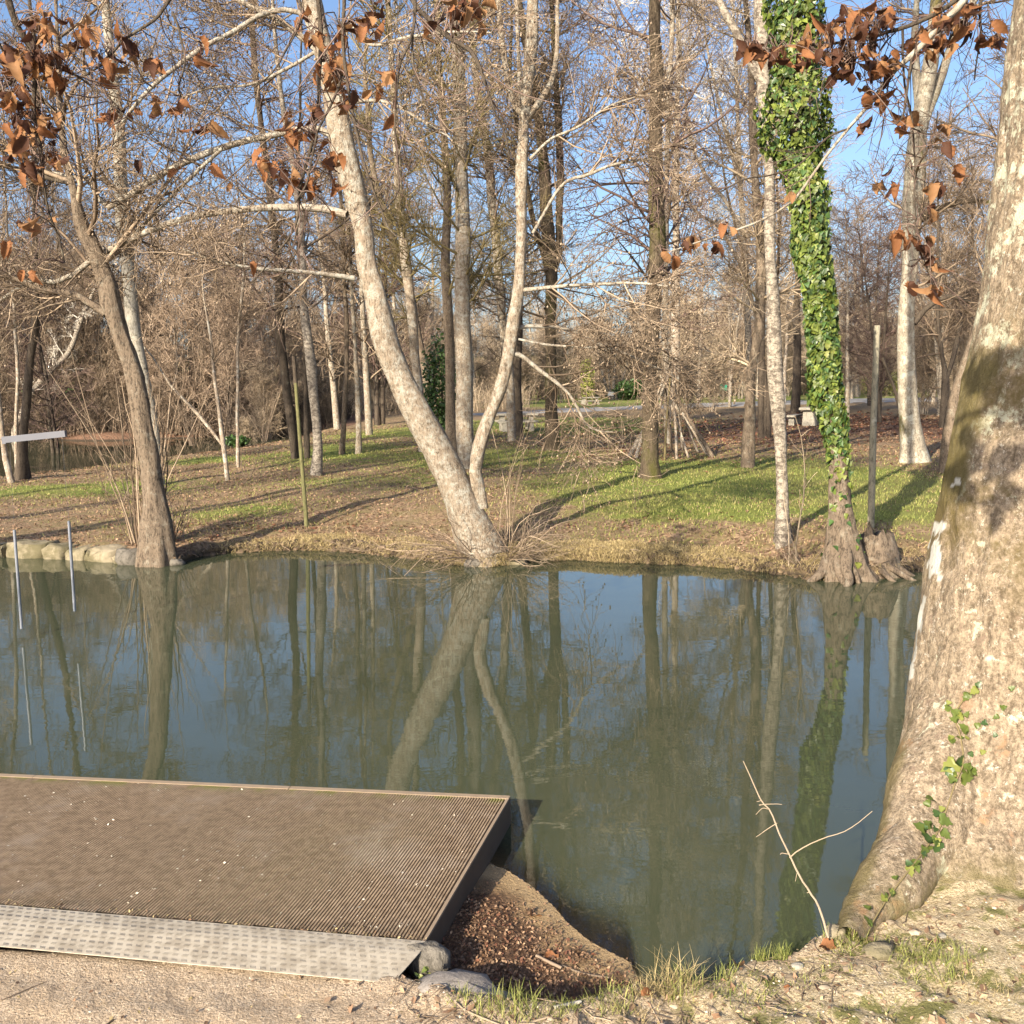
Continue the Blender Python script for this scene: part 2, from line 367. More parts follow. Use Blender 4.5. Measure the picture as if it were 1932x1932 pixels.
redc = k.mix(k.step(sep.outputs[1], .2, .8), (.10, .058, .038), (.21, .12, .078))
gr = k.mix(k.step(fine, .35, .68), (.10, .14, .022), (.28, .30, .075)); gr = k.mix(k.step(big, .42, .6), gr, (.20, .19, .06))
gf = k.step(k.math('ADD', k.attr('green'), k.math('MULTIPLY', k.math('SUBTRACT', mid, .5), .9)), .3, .62)
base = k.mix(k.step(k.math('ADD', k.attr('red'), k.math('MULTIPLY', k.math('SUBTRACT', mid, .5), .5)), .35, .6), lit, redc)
farc = k.mix(gf, base, gr)
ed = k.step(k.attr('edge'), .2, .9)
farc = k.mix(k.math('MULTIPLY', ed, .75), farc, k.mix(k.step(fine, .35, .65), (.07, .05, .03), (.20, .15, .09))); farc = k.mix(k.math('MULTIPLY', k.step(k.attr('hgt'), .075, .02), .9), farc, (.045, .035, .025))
nf = k.noise(v, 90, 6, .8); nm_ = k.noise(v, 9, 5, .65); peb = k.vor(v, 120); peb2 = k.vor(v, 47)
path = k.mix(k.step(nf, .33, .66), (.28, .205, .14), (.66, .53, .39)); path = k.mix(k.math('MULTIPLY', k.step(nm_, .42, .62), .65), path, (.42, .315, .215))
path = k.mix(k.math('MULTIPLY', k.step(peb2, .22, .1), .5), path, (.62, .56, .46))
gp = k.mix(k.step(nf, .35, .65), (.34, .26, .15), (.68, .57, .39)); gp = k.mix(k.step(nm_, .5, .62), gp, (.20, .19, .07))
pathc = k.mix(k.attr('grassy'), path, gp)
mud = k.mix(k.step(nf, .35, .7), (.42, .29, .155), (.54, .39, .22)); dl = k.mix(k.step(k.vor(v, 60, 'F1', 'Distance'), .1, .6), (.24, .14, .08), (.09, .05, .03))
covec = k.mix(k.step(k.attr('hgt'), .008, .02), mud, dl)
nc = k.mix(k.attr('cove'), pathc, covec)
col = k.mix(k.attr('nearland'), farc, nc)
rg_ = k.math('SUBTRACT', .95, k.math('MULTIPLY', k.attr('wet'), .6))
hb = k.math('ADD', k.math('MULTIPLY', nf, .6), k.math('MULTIPLY', peb, -.25)); hb = k.math('ADD', hb, k.math('MULTIPLY', fine, 1.0))
k.bsdf(col, rg_, hb, .02, .9, spec=.25)
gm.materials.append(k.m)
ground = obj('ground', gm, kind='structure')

# water: one level sheet for the river and its far arm; the turbidity follows the real depth of the bed
xs = np.concatenate([np.linspace(-400, -40, 8), np.linspace(-35, -3, 20), np.linspace(-2.6, -.7, 10), np.linspace(-.66, .7, 70), np.linspace(.8, 4, 14), np.linspace(6, 400, 14)])
ys = np.concatenate([np.linspace(1.9, 2.7, 6), np.linspace(2.74, 4.6, 95), np.linspace(4.8, 14, 16), np.linspace(16, 46, 12)])
X, Y = np.meshgrid(xs, ys, indexing='ij'); nx, ny = X.shape
ii = np.arange(nx - 1)[:, None] * ny + np.arange(ny - 1)[None, :]
Q = np.stack([ii, ii + ny, ii + ny + 1, ii + 1], -1).reshape(-1, 4)
wm = mesh('water', np.stack([X.ravel(), Y.ravel(), np.zeros(nx * ny)], 1), Q)
dep = np.maximum(0, -H(X.ravel(), Y.ravel())); murk = 1 - np.exp(-(dep / .042) ** 1.4); murk[Y.ravel() > 5] = 1
at = wm.attributes.new('murk', 'FLOAT', 'POINT'); at.data.foreach_set('value', murk.astype(np.float32))
k = NM('river_water')
v1 = k.coord((.55, 1.6, 1)); v2 = k.coord((1, 2.2, 1))
h = k.math('ADD', k.math('MULTIPLY', k.noise(v1, 1.6, 2, .45, .4), 1.0), k.math('MULTIPLY', k.noise(v2, 9, 2, .5), .16))
bp = k.n('ShaderNodeBump'); bp.inputs['Strength'].default_value = .06; bp.inputs['Distance'].default_value = .022; k.l(h, bp.inputs['Height'])
body = k.n('ShaderNodeBsdfDiffuse'); k.l(k.mix(k.step(k.noise(k.coord(), .35, 3), .3, .7), (.048, .057, .033), (.060, .070, .042)), body.inputs[0])
tr = k.n('ShaderNodeBsdfTransparent'); tr.inputs[0].default_value = (.93, .88, .76, 1)
mx = k.n('ShaderNodeMixShader'); k.l(k.attr('murk'), mx.inputs[0]); k.l(tr.outputs[0], mx.inputs[1]); k.l(body.outputs[0], mx.inputs[2])
gl = k.n('ShaderNodeBsdfGlossy'); gl.inputs['Roughness'].default_value = .015; k.l(bp.outputs[0], gl.inputs['Normal'])
fr = k.n('ShaderNodeFresnel'); fr.inputs[0].default_value = 1.62; k.l(bp.outputs[0], fr.inputs['Normal'])
m2 = k.n('ShaderNodeMixShader'); k.l(fr.outputs[0], m2.inputs[0]); k.l(mx.outputs[0], m2.inputs[1]); k.l(gl.outputs[0], m2.inputs[2])
k.l(m2.outputs[0], k.out.inputs[0]); wm.materials.append(k.m)
obj('water', wm, kind='structure')

# gravel road across the park, laid on the lawn
def road():
    xs = np.concatenate([np.linspace(-3, 40, 90), np.linspace(42, 90, 10)]); V = []; Qs = []
    yc = np.interp(xs, [-3, 3, 10, 22, 40, 90], [46, 50, 56, 60, 62, 66]); hw = np.interp(xs, [-3, 2, 12, 40], [.8, 2.2, 4.5, 7])
    for j in range(9):
        y = yc + hw * (j / 4 - 1); V.append(np.stack([xs, y, H(xs, y) + .03 * (1 if 0 < j < 8 else -.3)], 1))
    n = len(xs); V = np.concatenate(V); a = np.arange(8)[:, None] * n + np.arange(n - 1)[None, :]
    Qs = np.stack([a, a + 1, a + n + 1, a + n], -1).reshape(-1, 4)
    k = NM('road_gravel'); k.bsdf(k.mix(k.step(k.noise(k.coord(), 2, 6, .7), .35, .65), (.20, .19, .185), (.31, .30, .29)), .95)
    obj('road', mesh('road', V, Qs, [k.m]), kind='structure')
road()
# ------------------------------------------------------------------ trees traced from what the place shows
def stem_world(pts, D, k, extend=None, dy=0.0, wob=.0):
    """pts: (px, py, width px[, depth offset]) from foot to tip at depth D"""
    W = []
    for i, q in enumerate(pts):
        off = q[3] if len(q) > 3 else dy * i / max(1, len(pts) - 1)
        p = atD(q[0], q[1], D + off); W.append([*p, q[2] * .5 * (D + off) / FPX])
    W = np.array(W)
    if extend and W[-1, 2] < extend:
        d = W[-1, :3] - W[-2, :3]; d /= np.linalg.norm(d); n = 5; h0 = W[-1, 2]; L = []
        p = W[-1].copy(); stp = (extend - h0) / n
        for i in range(n):
            d = d + rng.normal(0, .09, 3) + [0, 0, .25]; d /= np.linalg.norm(d)
            p = p.copy(); p[:3] = p[:3] + d * stp / max(.4, d[2]); p[3] = max(.008, W[-1, 3] * (1 - (i + 1) / n * .92)); L.append(p)
        W = np.vstack([W, L])
    S = smooth_path(W, k)
    if wob: S[1:, :3] += fbm(S[1:, :3] * .9, 2, 3)[:, None] * wob * np.array([1, .6, 0])
    return S
def crown_mesh(name, stems, cfg, mat, seed):
    """twig crown grown from stems, a list of (k,4) arrays"""
    rg = np.random.default_rng(seed); Vs, Fs, n = [], [], 0
    def out(P, R, s):
        nonlocal n
        V, Qd = sweep(P, R, s); Vs.append(V); Fs.append(Qd + n); n += len(V)
    P0 = np.stack([smooth_path(s, 14) for s in stems]); R0 = P0[..., 3]; P0 = P0[..., :3]
    P1, R1 = grow(P0, R0, cfg.get('n1', 16), cfg.get('t0', .3), 1.0, cfg.get('a1', 62), cfg.get('l1', 2.6), 7, .5, .13, cfg.get('up1', .05), cfg.get('r1', .03), .25, cfg.get('rm1', .009), rg=rg)
    out(P1, R1, 4)
    P2, R2 = grow(P1, R1, cfg.get('n2', 7), .12, 1.0, 48, cfg.get('l2', .95), 5, .6, .16, cfg.get('up2', .03), .02, .3, cfg.get('rm2', .005), rg=rg)
    out(P2, R2, 3)
    P3, R3 = grow(P2, R2, cfg.get('n3', 6), .1, 1.0, 45, cfg.get('l3', .42), 4, .7, .18, cfg.get('up3', .02), .012, .5, cfg.get('rm3', .0032), rg=rg)
    out(P3, R3, 3)
    if cfg.get('cones'):                                                # little dark alder cones on the twig ends
        e = P3[rg.random(len(P3)) < cfg['cones'], -1]; r = cfg.get('cr', .012)
        o = np.array([[1, 0, 0], [-1, 0, 0], [0, 1, 0], [0, -1, 0], [0, 0, 1.5], [0, 0, -1.5]]) * r
        V = (e[:, None, :] + o[None]).reshape(-1, 3); f = np.array([[0, 2, 4], [2, 1, 4], [1, 3, 4], [3, 0, 4], [2, 0, 5], [1, 2, 5], [3, 1, 5], [0, 3, 5]])
        F3 = (np.arange(len(e))[:, None, None] * 6 + f[None]).reshape(-1, 3) + n; Vs.append(V)
        return mesh(name, np.concatenate(Vs), [np.concatenate(Fs), F3], [mat], None, True)
    return mesh(name, np.concatenate(Vs), np.concatenate(Fs), [mat], None, True)
def local(me, o):
    """move mesh data so that the thing's origin sits at its foot"""
    co = np.empty(len(me.vertices) * 3, np.float32); me.vertices.foreach_get('co', co); co = co.reshape(-1, 3) - np.array(o, np.float32); me.vertices.foreach_set('co', co.ravel()); me.update()
def rough_tube(P, R, sides, amp, seed, flare=None):
    V, Qd = sweep(P[None], R[None], sides); C = np.repeat(P, sides, 0)
    N = V - C; r = np.linalg.norm(N, axis=1, keepdims=True); N /= r + 1e-9
    nz = fbm(V * np.array([9, 9, 2.2]), 3, seed)[:, None] * amp + fbm(V * np.array([2.2, 2.2, .9]), 2, seed + 9)[:, None] * amp * 1.6
    V = V + N * nz * np.minimum(1, r / .08)
    if flare:
        a = np.arctan2(N[:, 1], N[:, 0]); zz = V[:, 2] - P[0, 2]
        V += N * (np.exp(-np.maximum(zz, 0) / flare[1]) * flare[0] * (.30 + .85 * np.maximum(0, np.cos(a * flare[2] + seed + .6 * np.sin(a * 2 + seed)))) * (1 + .5 * vnoise(V * [5, 5, 3], 7)))[:, None]
    return V, Qd
SEED = [100]
def tree(name, label, stems, bk, cfg=None, tw='twig', D=None, limbs=(), ext=13, sides=10, amp=.012, flare=None, kk=26, cat='tree', sub=True, group=None, base=None):
    SEED[0] += 1; sd_ = SEED[0]
    if D is None:
        h = hit(stems[0][0][0], stems[0][0][1]); D = h[1]
    W = [stem_world(s, D, kk, ext, wob=.03 if cfg is not None else .0) for s in stems]
    for i, s in enumerate(W):
        if i == 0 or base == 'all': 
            g = H(s[:1, 0], s[:1, 1])[0]; s[0, 2] = min(s[0, 2], g - .12)
            if s[1, 2] <= s[0, 2]: s[1, 2] = s[0, 2] + .1
    o = W[0][0, :3].copy(); o[2] = H(o[:1], o[1:2])[0]
    T = thing(name, label, cat, tuple(o), group)
    Vs, Fs, n = [], [], 0
    for i, s in enumerate(W):
        V, Qd = rough_tube(s[:, :3], s[:, 3], sides, amp, sd_ + i, flare if (i == 0 or base == 'all') else None); Vs.append(V); Fs.append(Qd + n); n += len(V)
    me = mesh(name + '_trunk', np.concatenate(Vs), np.concatenate(Fs), [M[bk]]); local(me, o); obj('trunk', me, T)
    grown = list(W)
    for lb in limbs:
        pts, lm = (lb, 'limb') if not isinstance(lb, dict) else (lb['p'], lb.get('m', 'limb'))
        s = stem_world(pts, D, 18, None, dy=rng.uniform(-.8, .8) * (0 if len(pts[0]) > 3 else 1)); V, Qd = rough_tube(s[:, :3], s[:, 3], 7, .004, sd_ + 50)
        me = mesh('limb', V, Qd, [M[lm]]); local(me, o); obj('limb', me, T); grown.append(s)
    if cfg is not None:
        for j, (grp, c2) in enumerate(((W, cfg), (grown[len(W):], {**cfg, 't0': .15, 'l1': cfg.get('ll', 1.0), 'n1': cfg.get('nl', 10), 'l2': .5, 'n2': 5, 'r1': .012, 'a1': 45}))):
            if grp:
                me = crown_mesh('twigs', grp, c2, M[tw], sd_ * 7 + j); local(me, o); obj('crown', me, T)
    return T
ALD = dict(n1=42, n2=9, n3=8, t0=.24, l1=2.5, l2=1.05, l3=.5, cones=.4, rm3=.005)
ALD2 = dict(n1=34, n2=8, n3=8, t0=.24, l1=2.3, l2=.95, l3=.5, cones=.35, rm3=.0052)
THIN = dict(n1=26, n2=8, n3=7, t0=.22, l1=1.5, l2=.6, l3=.3)
L = 'limb'
# leaning double alder on the point of the far bank
tree('alder_tree', 'pale forked alder leaning out in a wide V over the river bank',
     [[(918, 1056, 84), (905, 1030, 76), (884, 984, 68), (854, 900, 60), (819, 834, 54), (786, 767, 50), (752, 700, 47), (729, 634, 43), (710, 567, 42), (691, 500, 41), (684, 434, 40), (669, 367, 40), (654, 310, 39), (640, 233, 38), (622, 133, 35), (596, 33, 32), (585, -60, 28)],
      [(908, 960, 30), (897, 905, 31), (896, 877, 30), (918, 800, 31), (938, 750, 29), (954, 684, 27), (965, 617, 26), (975, 550, 25), (979, 500, 23), (983, 434, 22), (984, 367, 22), (987, 317, 22), (991, 262, 22), (991, 225, 21)],
      [(993, 226, 15), (974, 200, 12), (964, 177, 11), (954, 140, 11), (948, 93, 10), (941, 50, 9), (935, -20, 8)],
      [(991, 226, 12), (985, 200, 11), (978, 133, 11), (973, 50, 10), (969, -20, 8)],
      [(992, 228, 15), (1008, 207, 13), (1028, 177, 12), (1041, 150, 11), (1048, 100, 9), (1050, 33, 8), (1052, -30, 7)]],
     'alder', dict(n1=16, n2=8, n3=8, t0=.5, l1=2.3, cones=.5, ll=1.1, nl=13), D=10.98, sides=26, amp=.018, kk=90, flare=(.06, .25, 4), limbs=[
        [(655, 405, 15), (600, 392, 14), (500, 392, 13), (400, 402, 13), (340, 415, 12), (270, 440, 12), (225, 462, 12), (180, 485, 11), (120, 530, 10), (60, 530, 8), (0, 568, 7)],
        [(645, 265, 13), (590, 240, 12), (540, 250, 12), (480, 262, 12), (400, 285, 12), (300, 330, 12), (240, 372, 12), (190, 392, 12), (178, 345, 8), (120, 330, 7), (0, 312, 6)],
        [(615, 110, 13), (570, 70, 12), (520, 35, 12), (470, 10, 11), (420, -15, 10)],
        [(610, 60, 10), (560, 22, 9), (500, 24, 9), (440, 60, 9), (390, 85, 9), (340, 120, 8), (280, 170, 8), (230, 230, 6)],
        [(668, 525, 10), (620, 518, 9), (560, 512, 8), (470, 505, 7), (400, 490, 5), (345, 470, 4)],
        [(420, 280, 7), (370, 325, 7), (320, 375, 6), (270, 425, 5), (240, 452, 4)],
        [(600, 95, 7), (540, 130, 6), (470, 160, 5), (400, 165, 4), (340, 185, 3)],
        [(985, 548, 9), (1010, 545, 8), (1060, 540, 7), (1130, 536, 6), (1200, 534, 5), (1260, 540, 3)],
        [(972, 622, 9), (990, 616, 8), (1040, 617, 7), (1085, 627, 7), (1130, 650, 6), (1180, 668, 5), (1230, 690, 4), (1290, 720, 3)],
        [(965, 667, 10), (985, 672, 9), (1020, 700, 8), (1045, 718, 8), (1072, 742, 6), (1090, 770, 6), (1105, 800, 5), (1125, 812, 4), (1155, 815, 3)],
        [(978, 640, 5), (1030, 650, 5), (1100, 655, 4), (1180, 655, 3), (1260, 660, 3)],
        [(1005, 440, 6), (1060, 350, 6), (1110, 330, 6), (1160, 310, 5), (1230, 300, 3)],
        [(1000, 300, 6), (1040, 262, 5), (1090, 240, 5), (1150, 200, 4), (1210, 180, 3)],
        [(640, 200, 8), (690, 190, 7), (740, 196, 6), (800, 230, 5), (850, 260, 3)],
        [(665, 45, 10), (700, 85, 6), (770, 70, 6), (860, 60, 5), (930, 62, 3)]])
tree('alder_tree', 'brown alder leaning left above the stone edged waterline with shoots round its foot',
     [[(300, 1058, 64), (297, 1000, 56), (292, 930, 47), (283, 860, 42), (270, 800, 42), (256, 740, 38), (240, 680, 35), (222, 620, 33), (200, 560, 32), (186, 505, 30), (168, 460, 28), (150, 417, 25), (137, 350, 23), (124, 290, 20), (115, 200, 16), (108, 100, 13), (104, 0, 10)]],
     'brown', ALD, D=11.3, sides=36, amp=.03, kk=90, flare=(.07, .3, 6), limbs=[
        {'p': [(200, 592, 15), (170, 572, 14), (130, 552, 12), (80, 548, 11), (40, 530, 10), (0, 518, 9), (-40, 500, 7)], 'm': 'brown'},
        {'p': [(134, 345, 11), (90, 335, 9), (40, 320, 8), (-20, 305, 6)], 'm': 'dark'}])
tree('birch_tree', 'grey white birch standing close behind the leaning brown alder',
     [[(303, 915, 18), (290, 830, 19), (280, 757, 20), (268, 700, 21), (258, 650, 22), (250, 583, 23), (245, 517, 24), (238, 470, 26), (233, 434, 25), (230, 333, 22), (217, 200, 20), (207, 100, 18), (200, 0, 16)]], 'greybirch', ALD2, sides=14, kk=34, amp=.008)
tree('alder_tree', 'grey trunk at the pond edge farthest left in the picture', [[(42, 905, 24), (50, 767, 16), (58, 667, 14), (70, 567, 12), (64, 400, 10), (70, 200, 8)]], 'dark', ALD2, flare=(.1, .2, 3))
tree('alder_tree', 'slim pale trunk beside the grey pond edge tree', [[(33, 905, 8), (32, 800, 7), (34, 700, 6), (28, 600, 5)]], 'pale', THIN)
tree('alder_tree', 'pale trunk curving out of the picture left of the pond', [[(24, 912, 14), (10, 860, 11), (3, 790, 9), (-8, 700, 8)]], 'pale', THIN)
tree('birch_tree', 'white leaning trunk arching over the far arm of water', [[(20, 828, 10), (57, 747, 11), (95, 700, 11), (127, 667, 10), (150, 610, 8), (180, 540, 6)]], 'birch', dict(THIN, t0=.3), 'twig_white', D=42, ext=8)
tree('young_tree', 'small pale tree with a long branch leaning left over the lawn',
     [[(430, 907, 11), (424, 850, 9), (415, 784, 8), (405, 707, 6), (398, 640, 5), (385, 560, 4)], [(424, 846, 6), (400, 812, 6), (367, 774, 6), (327, 734, 5), (290, 677, 4), (257, 637, 3)]], 'pale', dict(THIN, n1=12, l1=1.2), ext=5.5, kk=18)
tree('young_tree', 'thin straight sapling behind the small pale tree', [[(449, 880, 7), (448, 784, 7), (449, 667, 6), (457, 550, 5), (460, 450, 3)]], 'pale', dict(THIN, n1=14), ext=8)
tree('alder_tree', 'dark straight trunk left of the green mossy pole', [[(557, 866, 17), (549, 800, 15), (540, 734, 15), (527, 617, 14), (524, 500, 14), (514, 400, 13), (500, 283, 12), (490, 200, 11), (480, 100, 10), (472, 0, 9)]], 'dark', ALD2, 'twig_purple')
tree('birch_tree', 'white birch trunk just right of the green mossy pole', [[(595, 896, 25), (597, 834, 20), (590, 734, 18), (584, 650, 17), (574, 567, 14), (570, 467, 12), (560, 367, 11), (550, 290, 10), (530, 180, 9), (520, 80, 8), (515, 0, 7)]], 'birch', ALD2, sides=14)
tree('alder_tree', 'dark slender trunk right behind the white birch', [[(580, 866, 14), (576, 780, 9), (573, 680, 8), (572, 600, 7), (560, 420, 6), (565, 250, 5)]], 'dark', THIN)
tree('alder_tree', 'slim grey trunk with green algae on its foot, right one of a close pair', [[(676, 856, 14), (676, 734, 10), (668, 634, 8), (664, 534, 7), (655, 400, 6), (640, 200, 5)]], 'alder', THIN)
tree('alder_tree', 'slim brown trunk, left one of a close pair', [[(643, 858, 12), (650, 760, 10), (654, 667, 9), (651, 534, 8), (640, 300, 6)]], 'brown', THIN)
tree('alder_tree', 'brown twin trunk seen behind the leaning alder stem, bending left', [[(815, 822, 18), (810, 760, 17), (803, 700, 16), (790, 640, 16), (770, 540, 15), (745, 460, 14), (725, 400, 12), (700, 300, 10), (690, 150, 9)]], 'brown', ALD2, 'twig_olive')
tree('alder_tree', 'grey blotched trunk seen behind the leaning alder stem', [[(798, 834, 20), (785, 700, 18), (778, 600, 18), (768, 500, 20), (757, 420, 16), (750, 300, 14), (742, 200, 12), (735, 50, 10)]], 'pale', ALD2, 'twig_olive', D=24)
tree('alder_tree', 'narrow trunk standing against the left side of the thick grey alder', [[(856, 866, 22), (852, 800, 19), (850, 734, 18), (847, 600, 17), (842, 467, 16), (841, 367, 15), (839, 300, 14), (830, 150, 12), (826, 0, 10)]], 'brown', ALD2, 'twig_olive', sides=12)
tree('alder_tree', 'thick straight grey alder between the arms of the V', [[(884, 884, 38), (880, 850, 33), (878, 780, 32), (878, 700, 31), (874, 617, 29), (872, 534, 28), (873, 467, 28), (871, 367, 27), (868, 267, 26), (866, 167, 24), (861, 67, 22), (858, 0, 20)]], 'alder', dict(ALD, n1=40), 'twig_olive', sides=16, kk=40)
tree('alder_tree', 'dark trunk standing behind the right arm of the V', [[(975, 822, 28), (973, 760, 24), (973, 734, 23), (976, 667, 19), (980, 560, 16), (985, 400, 14), (988, 250, 12)]], 'dark', ALD2, D=29)
tree('alder_tree', 'leaning slim trunk visible between the two tallest central trunks', [[(965, 800, 16), (960, 700, 16), (948, 600, 16), (940, 530, 17), (935, 467, 16), (930, 400, 16), (925, 334, 16), (917, 267, 15), (906, 200, 14), (896, 120, 12), (890, 0, 10)]], 'alder', ALD2, D=27)
tree('alder_tree', 'forked tree with bright moss in its crotch, right of the V',
     [[(1041, 850, 28), (1041, 784, 24), (1040, 700, 21), (1040, 600, 21), (1040, 540, 22), (1040, 505, 24)], [(1036, 515, 14), (1025, 474, 12), (1011, 434, 11), (998, 384, 10), (985, 300, 8), (970, 200, 7)],
      [(1043, 515, 16), (1053, 480, 15), (1056, 434, 15), (1056, 334, 14), (1053, 233, 13), (1050, 167, 11), (1045, 50, 9), (1040, -20, 8)]], 'mossy', ALD2, sides=12, flare=(.06, .2, 3))
tree('alder_tree', 'tall dark straight trunk beside the tent of sticks', [[(1227, 902, 40), (1226, 870, 34), (1226, 800, 31), (1226, 734, 28), (1230, 680, 27), (1233, 634, 28), (1236, 534, 29), (1238, 467, 30), (1236, 400, 28), (1235, 334, 28), (1233, 233, 26), (1236, 145, 27), (1236, 125, 26), (1233, 67, 22), (1235, 0, 20), (1236, -60, 18)]], 'mossy', dict(ALD, n1=36, t0=.2), 'twig_purple', sides=18, kk=44, flare=(.08, .2, 4))
tree('alder_tree', 'slender brown trunk half hidden behind the tall dark trunk', [[(1262, 838, 13), (1258, 760, 12), (1255, 600, 11), (1257, 400, 10), (1262, 200, 9), (1270, 0, 8)]], 'alder', ALD2)
tree('willow_tree', 'gnarled twiggy trunk with a swollen foot left of the bright birch',
     [[(1411, 882, 28), (1411, 834, 25), (1413, 790, 22), (1414, 740, 20), (1415, 700, 20), (1428, 650, 19), (1433, 600, 19), (1435, 540, 18), (1437, 500, 18), (1433, 440, 16), (1425, 350, 14), (1420, 220, 12)]], 'brown', dict(ALD, n1=44, t0=.12, l1=1.6, l2=.7), 'twig_tan', sides=14)
tree('willow_tree', 'clump of thin upright stems behind the gnarled trunk', [[(1437, 826, 14), (1436, 740, 12), (1438, 600, 10), (1445, 400, 8)], [(1449, 826, 12), (1451, 740, 10), (1460, 600, 8), (1470, 450, 6)], [(1443, 826, 9), (1444, 740, 8), (1430, 620, 7), (1400, 480, 5)]], 'dark', ALD2, base='all')
tree('birch_tree', 'bright white birch on the bank beside the ivy clad tree',
     [[(1478, 1026, 32), (1477, 990, 28), (1475, 900, 27), (1471, 834, 26), (1464, 734, 26), (1459, 634, 25), (1458, 534, 25), (1454, 467, 24), (1454, 367, 22), (1450, 300, 22), (1444, 217, 22), (1441, 150, 24)],
      [(1443, 165, 16), (1414, 110, 16), (1394, 67, 13), (1371, 27, 11), (1350, -20, 9)], [(1439, 160, 18), (1434, 83, 18), (1431, 33, 16), (1430, -30, 14)]], 'birch', dict(ALD, n1=14, t0=.45, l1=1.7), sides=18, kk=44, amp=.012, flare=(.05, .2, 3))
tree('lichen_tree', 'thick forked trunk whitened by lichen with a yellowish arching branch',
     [[(1726, 872, 54), (1719, 830, 40), (1714, 790, 37), (1711, 734, 34), (1708, 667, 31), (1711, 567, 27), (1718, 500, 29), (1721, 400, 35), (1728, 300, 33), (1736, 240, 30)], [(1736, 245, 18), (1734, 180, 15), (1728, 100, 13), (1730, 0, 10)],
      [(1738, 245, 18), (1752, 205, 18), (1768, 167, 17), (1788, 117, 15), (1801, 73, 13), (1830, 20, 10), (1850, -30, 8)]], 'lichen', dict(ALD, n1=22, t0=.25), sides=18, kk=40, flare=(.1, .2, 3), limbs=[
        {'p': [(1735, 415, 14), (1771, 394, 12), (1821, 380, 10), (1870, 382, 8)], 'm': 'mossy'}, {'p': [(1724, 610, 12), (1750, 580, 10), (1790, 560, 8), (1830, 570, 6)], 'm': 'dark'}])
tree('alder_tree', 'dark small trunk in shade right of the lichen covered tree', [[(1779, 806, 18), (1782, 770, 16), (1784, 717, 14), (1778, 670, 9), (1770, 600, 7)], [(1784, 720, 10), (1800, 670, 9), (1815, 600, 7)]], 'dark', ALD2, ext=9)
tree('alder_tree', 'mossy trunk squeezed against the edge of the huge near tree', [[(1784, 892, 30), (1790, 840, 26), (1800, 767, 23), (1820, 700, 22), (1860, 580, 20), (1920, 400, 16)]], 'brown', ALD2)
tree('alder_tree', 'dark trunk in shade left of the ivy column', [[(1500, 780, 18), (1502, 730, 15), (1504, 667, 14), (1504, 560, 12), (1515, 400, 10)]], 'dark', ALD2, 'twig_tan')
tree('birch_tree', 'small leaning white trunk far behind the wooden post', [[(1617, 748, 9), (1615, 690, 8), (1617, 617, 7), (1612, 500, 5)]], 'birch', dict(THIN, rm3=.01), 'twig_tan', D=72, ext=9)
tree('alder_tree', 'short pale trunk beside the far leaning white one', [[(1602, 748, 8), (1603, 690, 6), (1598, 600, 5)]], 'pale', dict(THIN, rm3=.01), 'twig_tan', D=74, ext=9)
tree('alder_tree', 'thin inclined dead trunk propped against the lichen covered tree', [[(1701, 780, 8), (1686, 730, 6), (1665, 675, 5)]], 'dark', None, D=24, ext=None)
tree('willow_tree', 'far many stemmed white willow beside the white notice', [[(1155, 768, 6), (1145, 735, 5), (1135, 700, 4)], [(1157, 768, 6), (1158, 730, 5), (1160, 690, 4)], [(1159, 768, 6), (1170, 735, 5), (1180, 700, 4)], [(1156, 768, 5), (1150, 730, 4), (1148, 690, 3)]], 'birch', dict(THIN, n1=16, rm3=.01, rm2=.014, l1=1.5), 'twig_tan', D=80, ext=6, base='all')
tree('birch_tree', 'pale fan of slender birch stems against the open sky',
     [[(1415, 800, 12), (1412, 600, 11), (1400, 400, 11), (1397, 350, 10), (1390, 200, 8), (1387, 83, 6)], [(1397, 352, 8), (1384, 300, 7), (1364, 233, 6), (1340, 120, 5), (1322, 0, 4)], [(1405, 450, 8), (1370, 380, 7), (1330, 330, 6), (1300, 260, 5), (1290, 150, 4)],
      [(1400, 500, 7), (1350, 420, 6), (1310, 400, 5), (1290, 350, 4)]], 'birch', dict(ALD2, n1=22, rm3=.006, rm2=.009, l1=2.6), 'twig_white', D=32, ext=17)
tree('poplar_tree', 'tall narrow poplar with upright pale branches behind the dark trunk', [[(1275, 800, 18), (1275, 600, 16), (1276, 400, 12), (1278, 200, 9), (1280, 0, 6)]], 'pale', dict(n1=60, n2=8, n3=6, t0=.2, a1=22, l1=5, l2=2.0, l3=.9, up1=.12, up2=.08, rm3=.008, rm2=.012), 'twig_tan', D=48, ext=26)
# ------------------------------------------------------------------ the wood behind: a few kinds, copied one by one
def wood_tree(name, label, group, h, nst, bk, tw, cfg, seed, r=.12):
    rg = np.random.default_rng(seed); st = []
    for i in range(nst):
        a = rg.uniform(0, 6.28); lean = rg.uniform(.02, .10 + .08 * (nst > 1)); p = np.array([rg.normal(0, .12 * (nst > 1)), rg.normal(0, .12 * (nst > 1)), -.15]); L_ = []
        for j in range(7):
            f = j / 6; L_.append([p[0] + math.cos(a) * lean * h * f ** 1.3 + rg.normal(0, .012 * h * f), p[1] + math.sin(a) * lean * h * f ** 1.3, -.15 + h * f, r * (1 - .88 * f)])
        st.append(smooth_path(np.array(L_), 14))
    P = np.stack(st); V, Qd = sweep(P[..., :3], P[..., 3], 7)
    T = thing(name, label, 'tree' if h > 3.6 else 'bush', group=group)
    obj('trunk', mesh('trunk', V, Qd, [M[bk]]), T); obj('crown', crown_mesh('twigs', st, cfg, M[tw], seed), T)
    return T
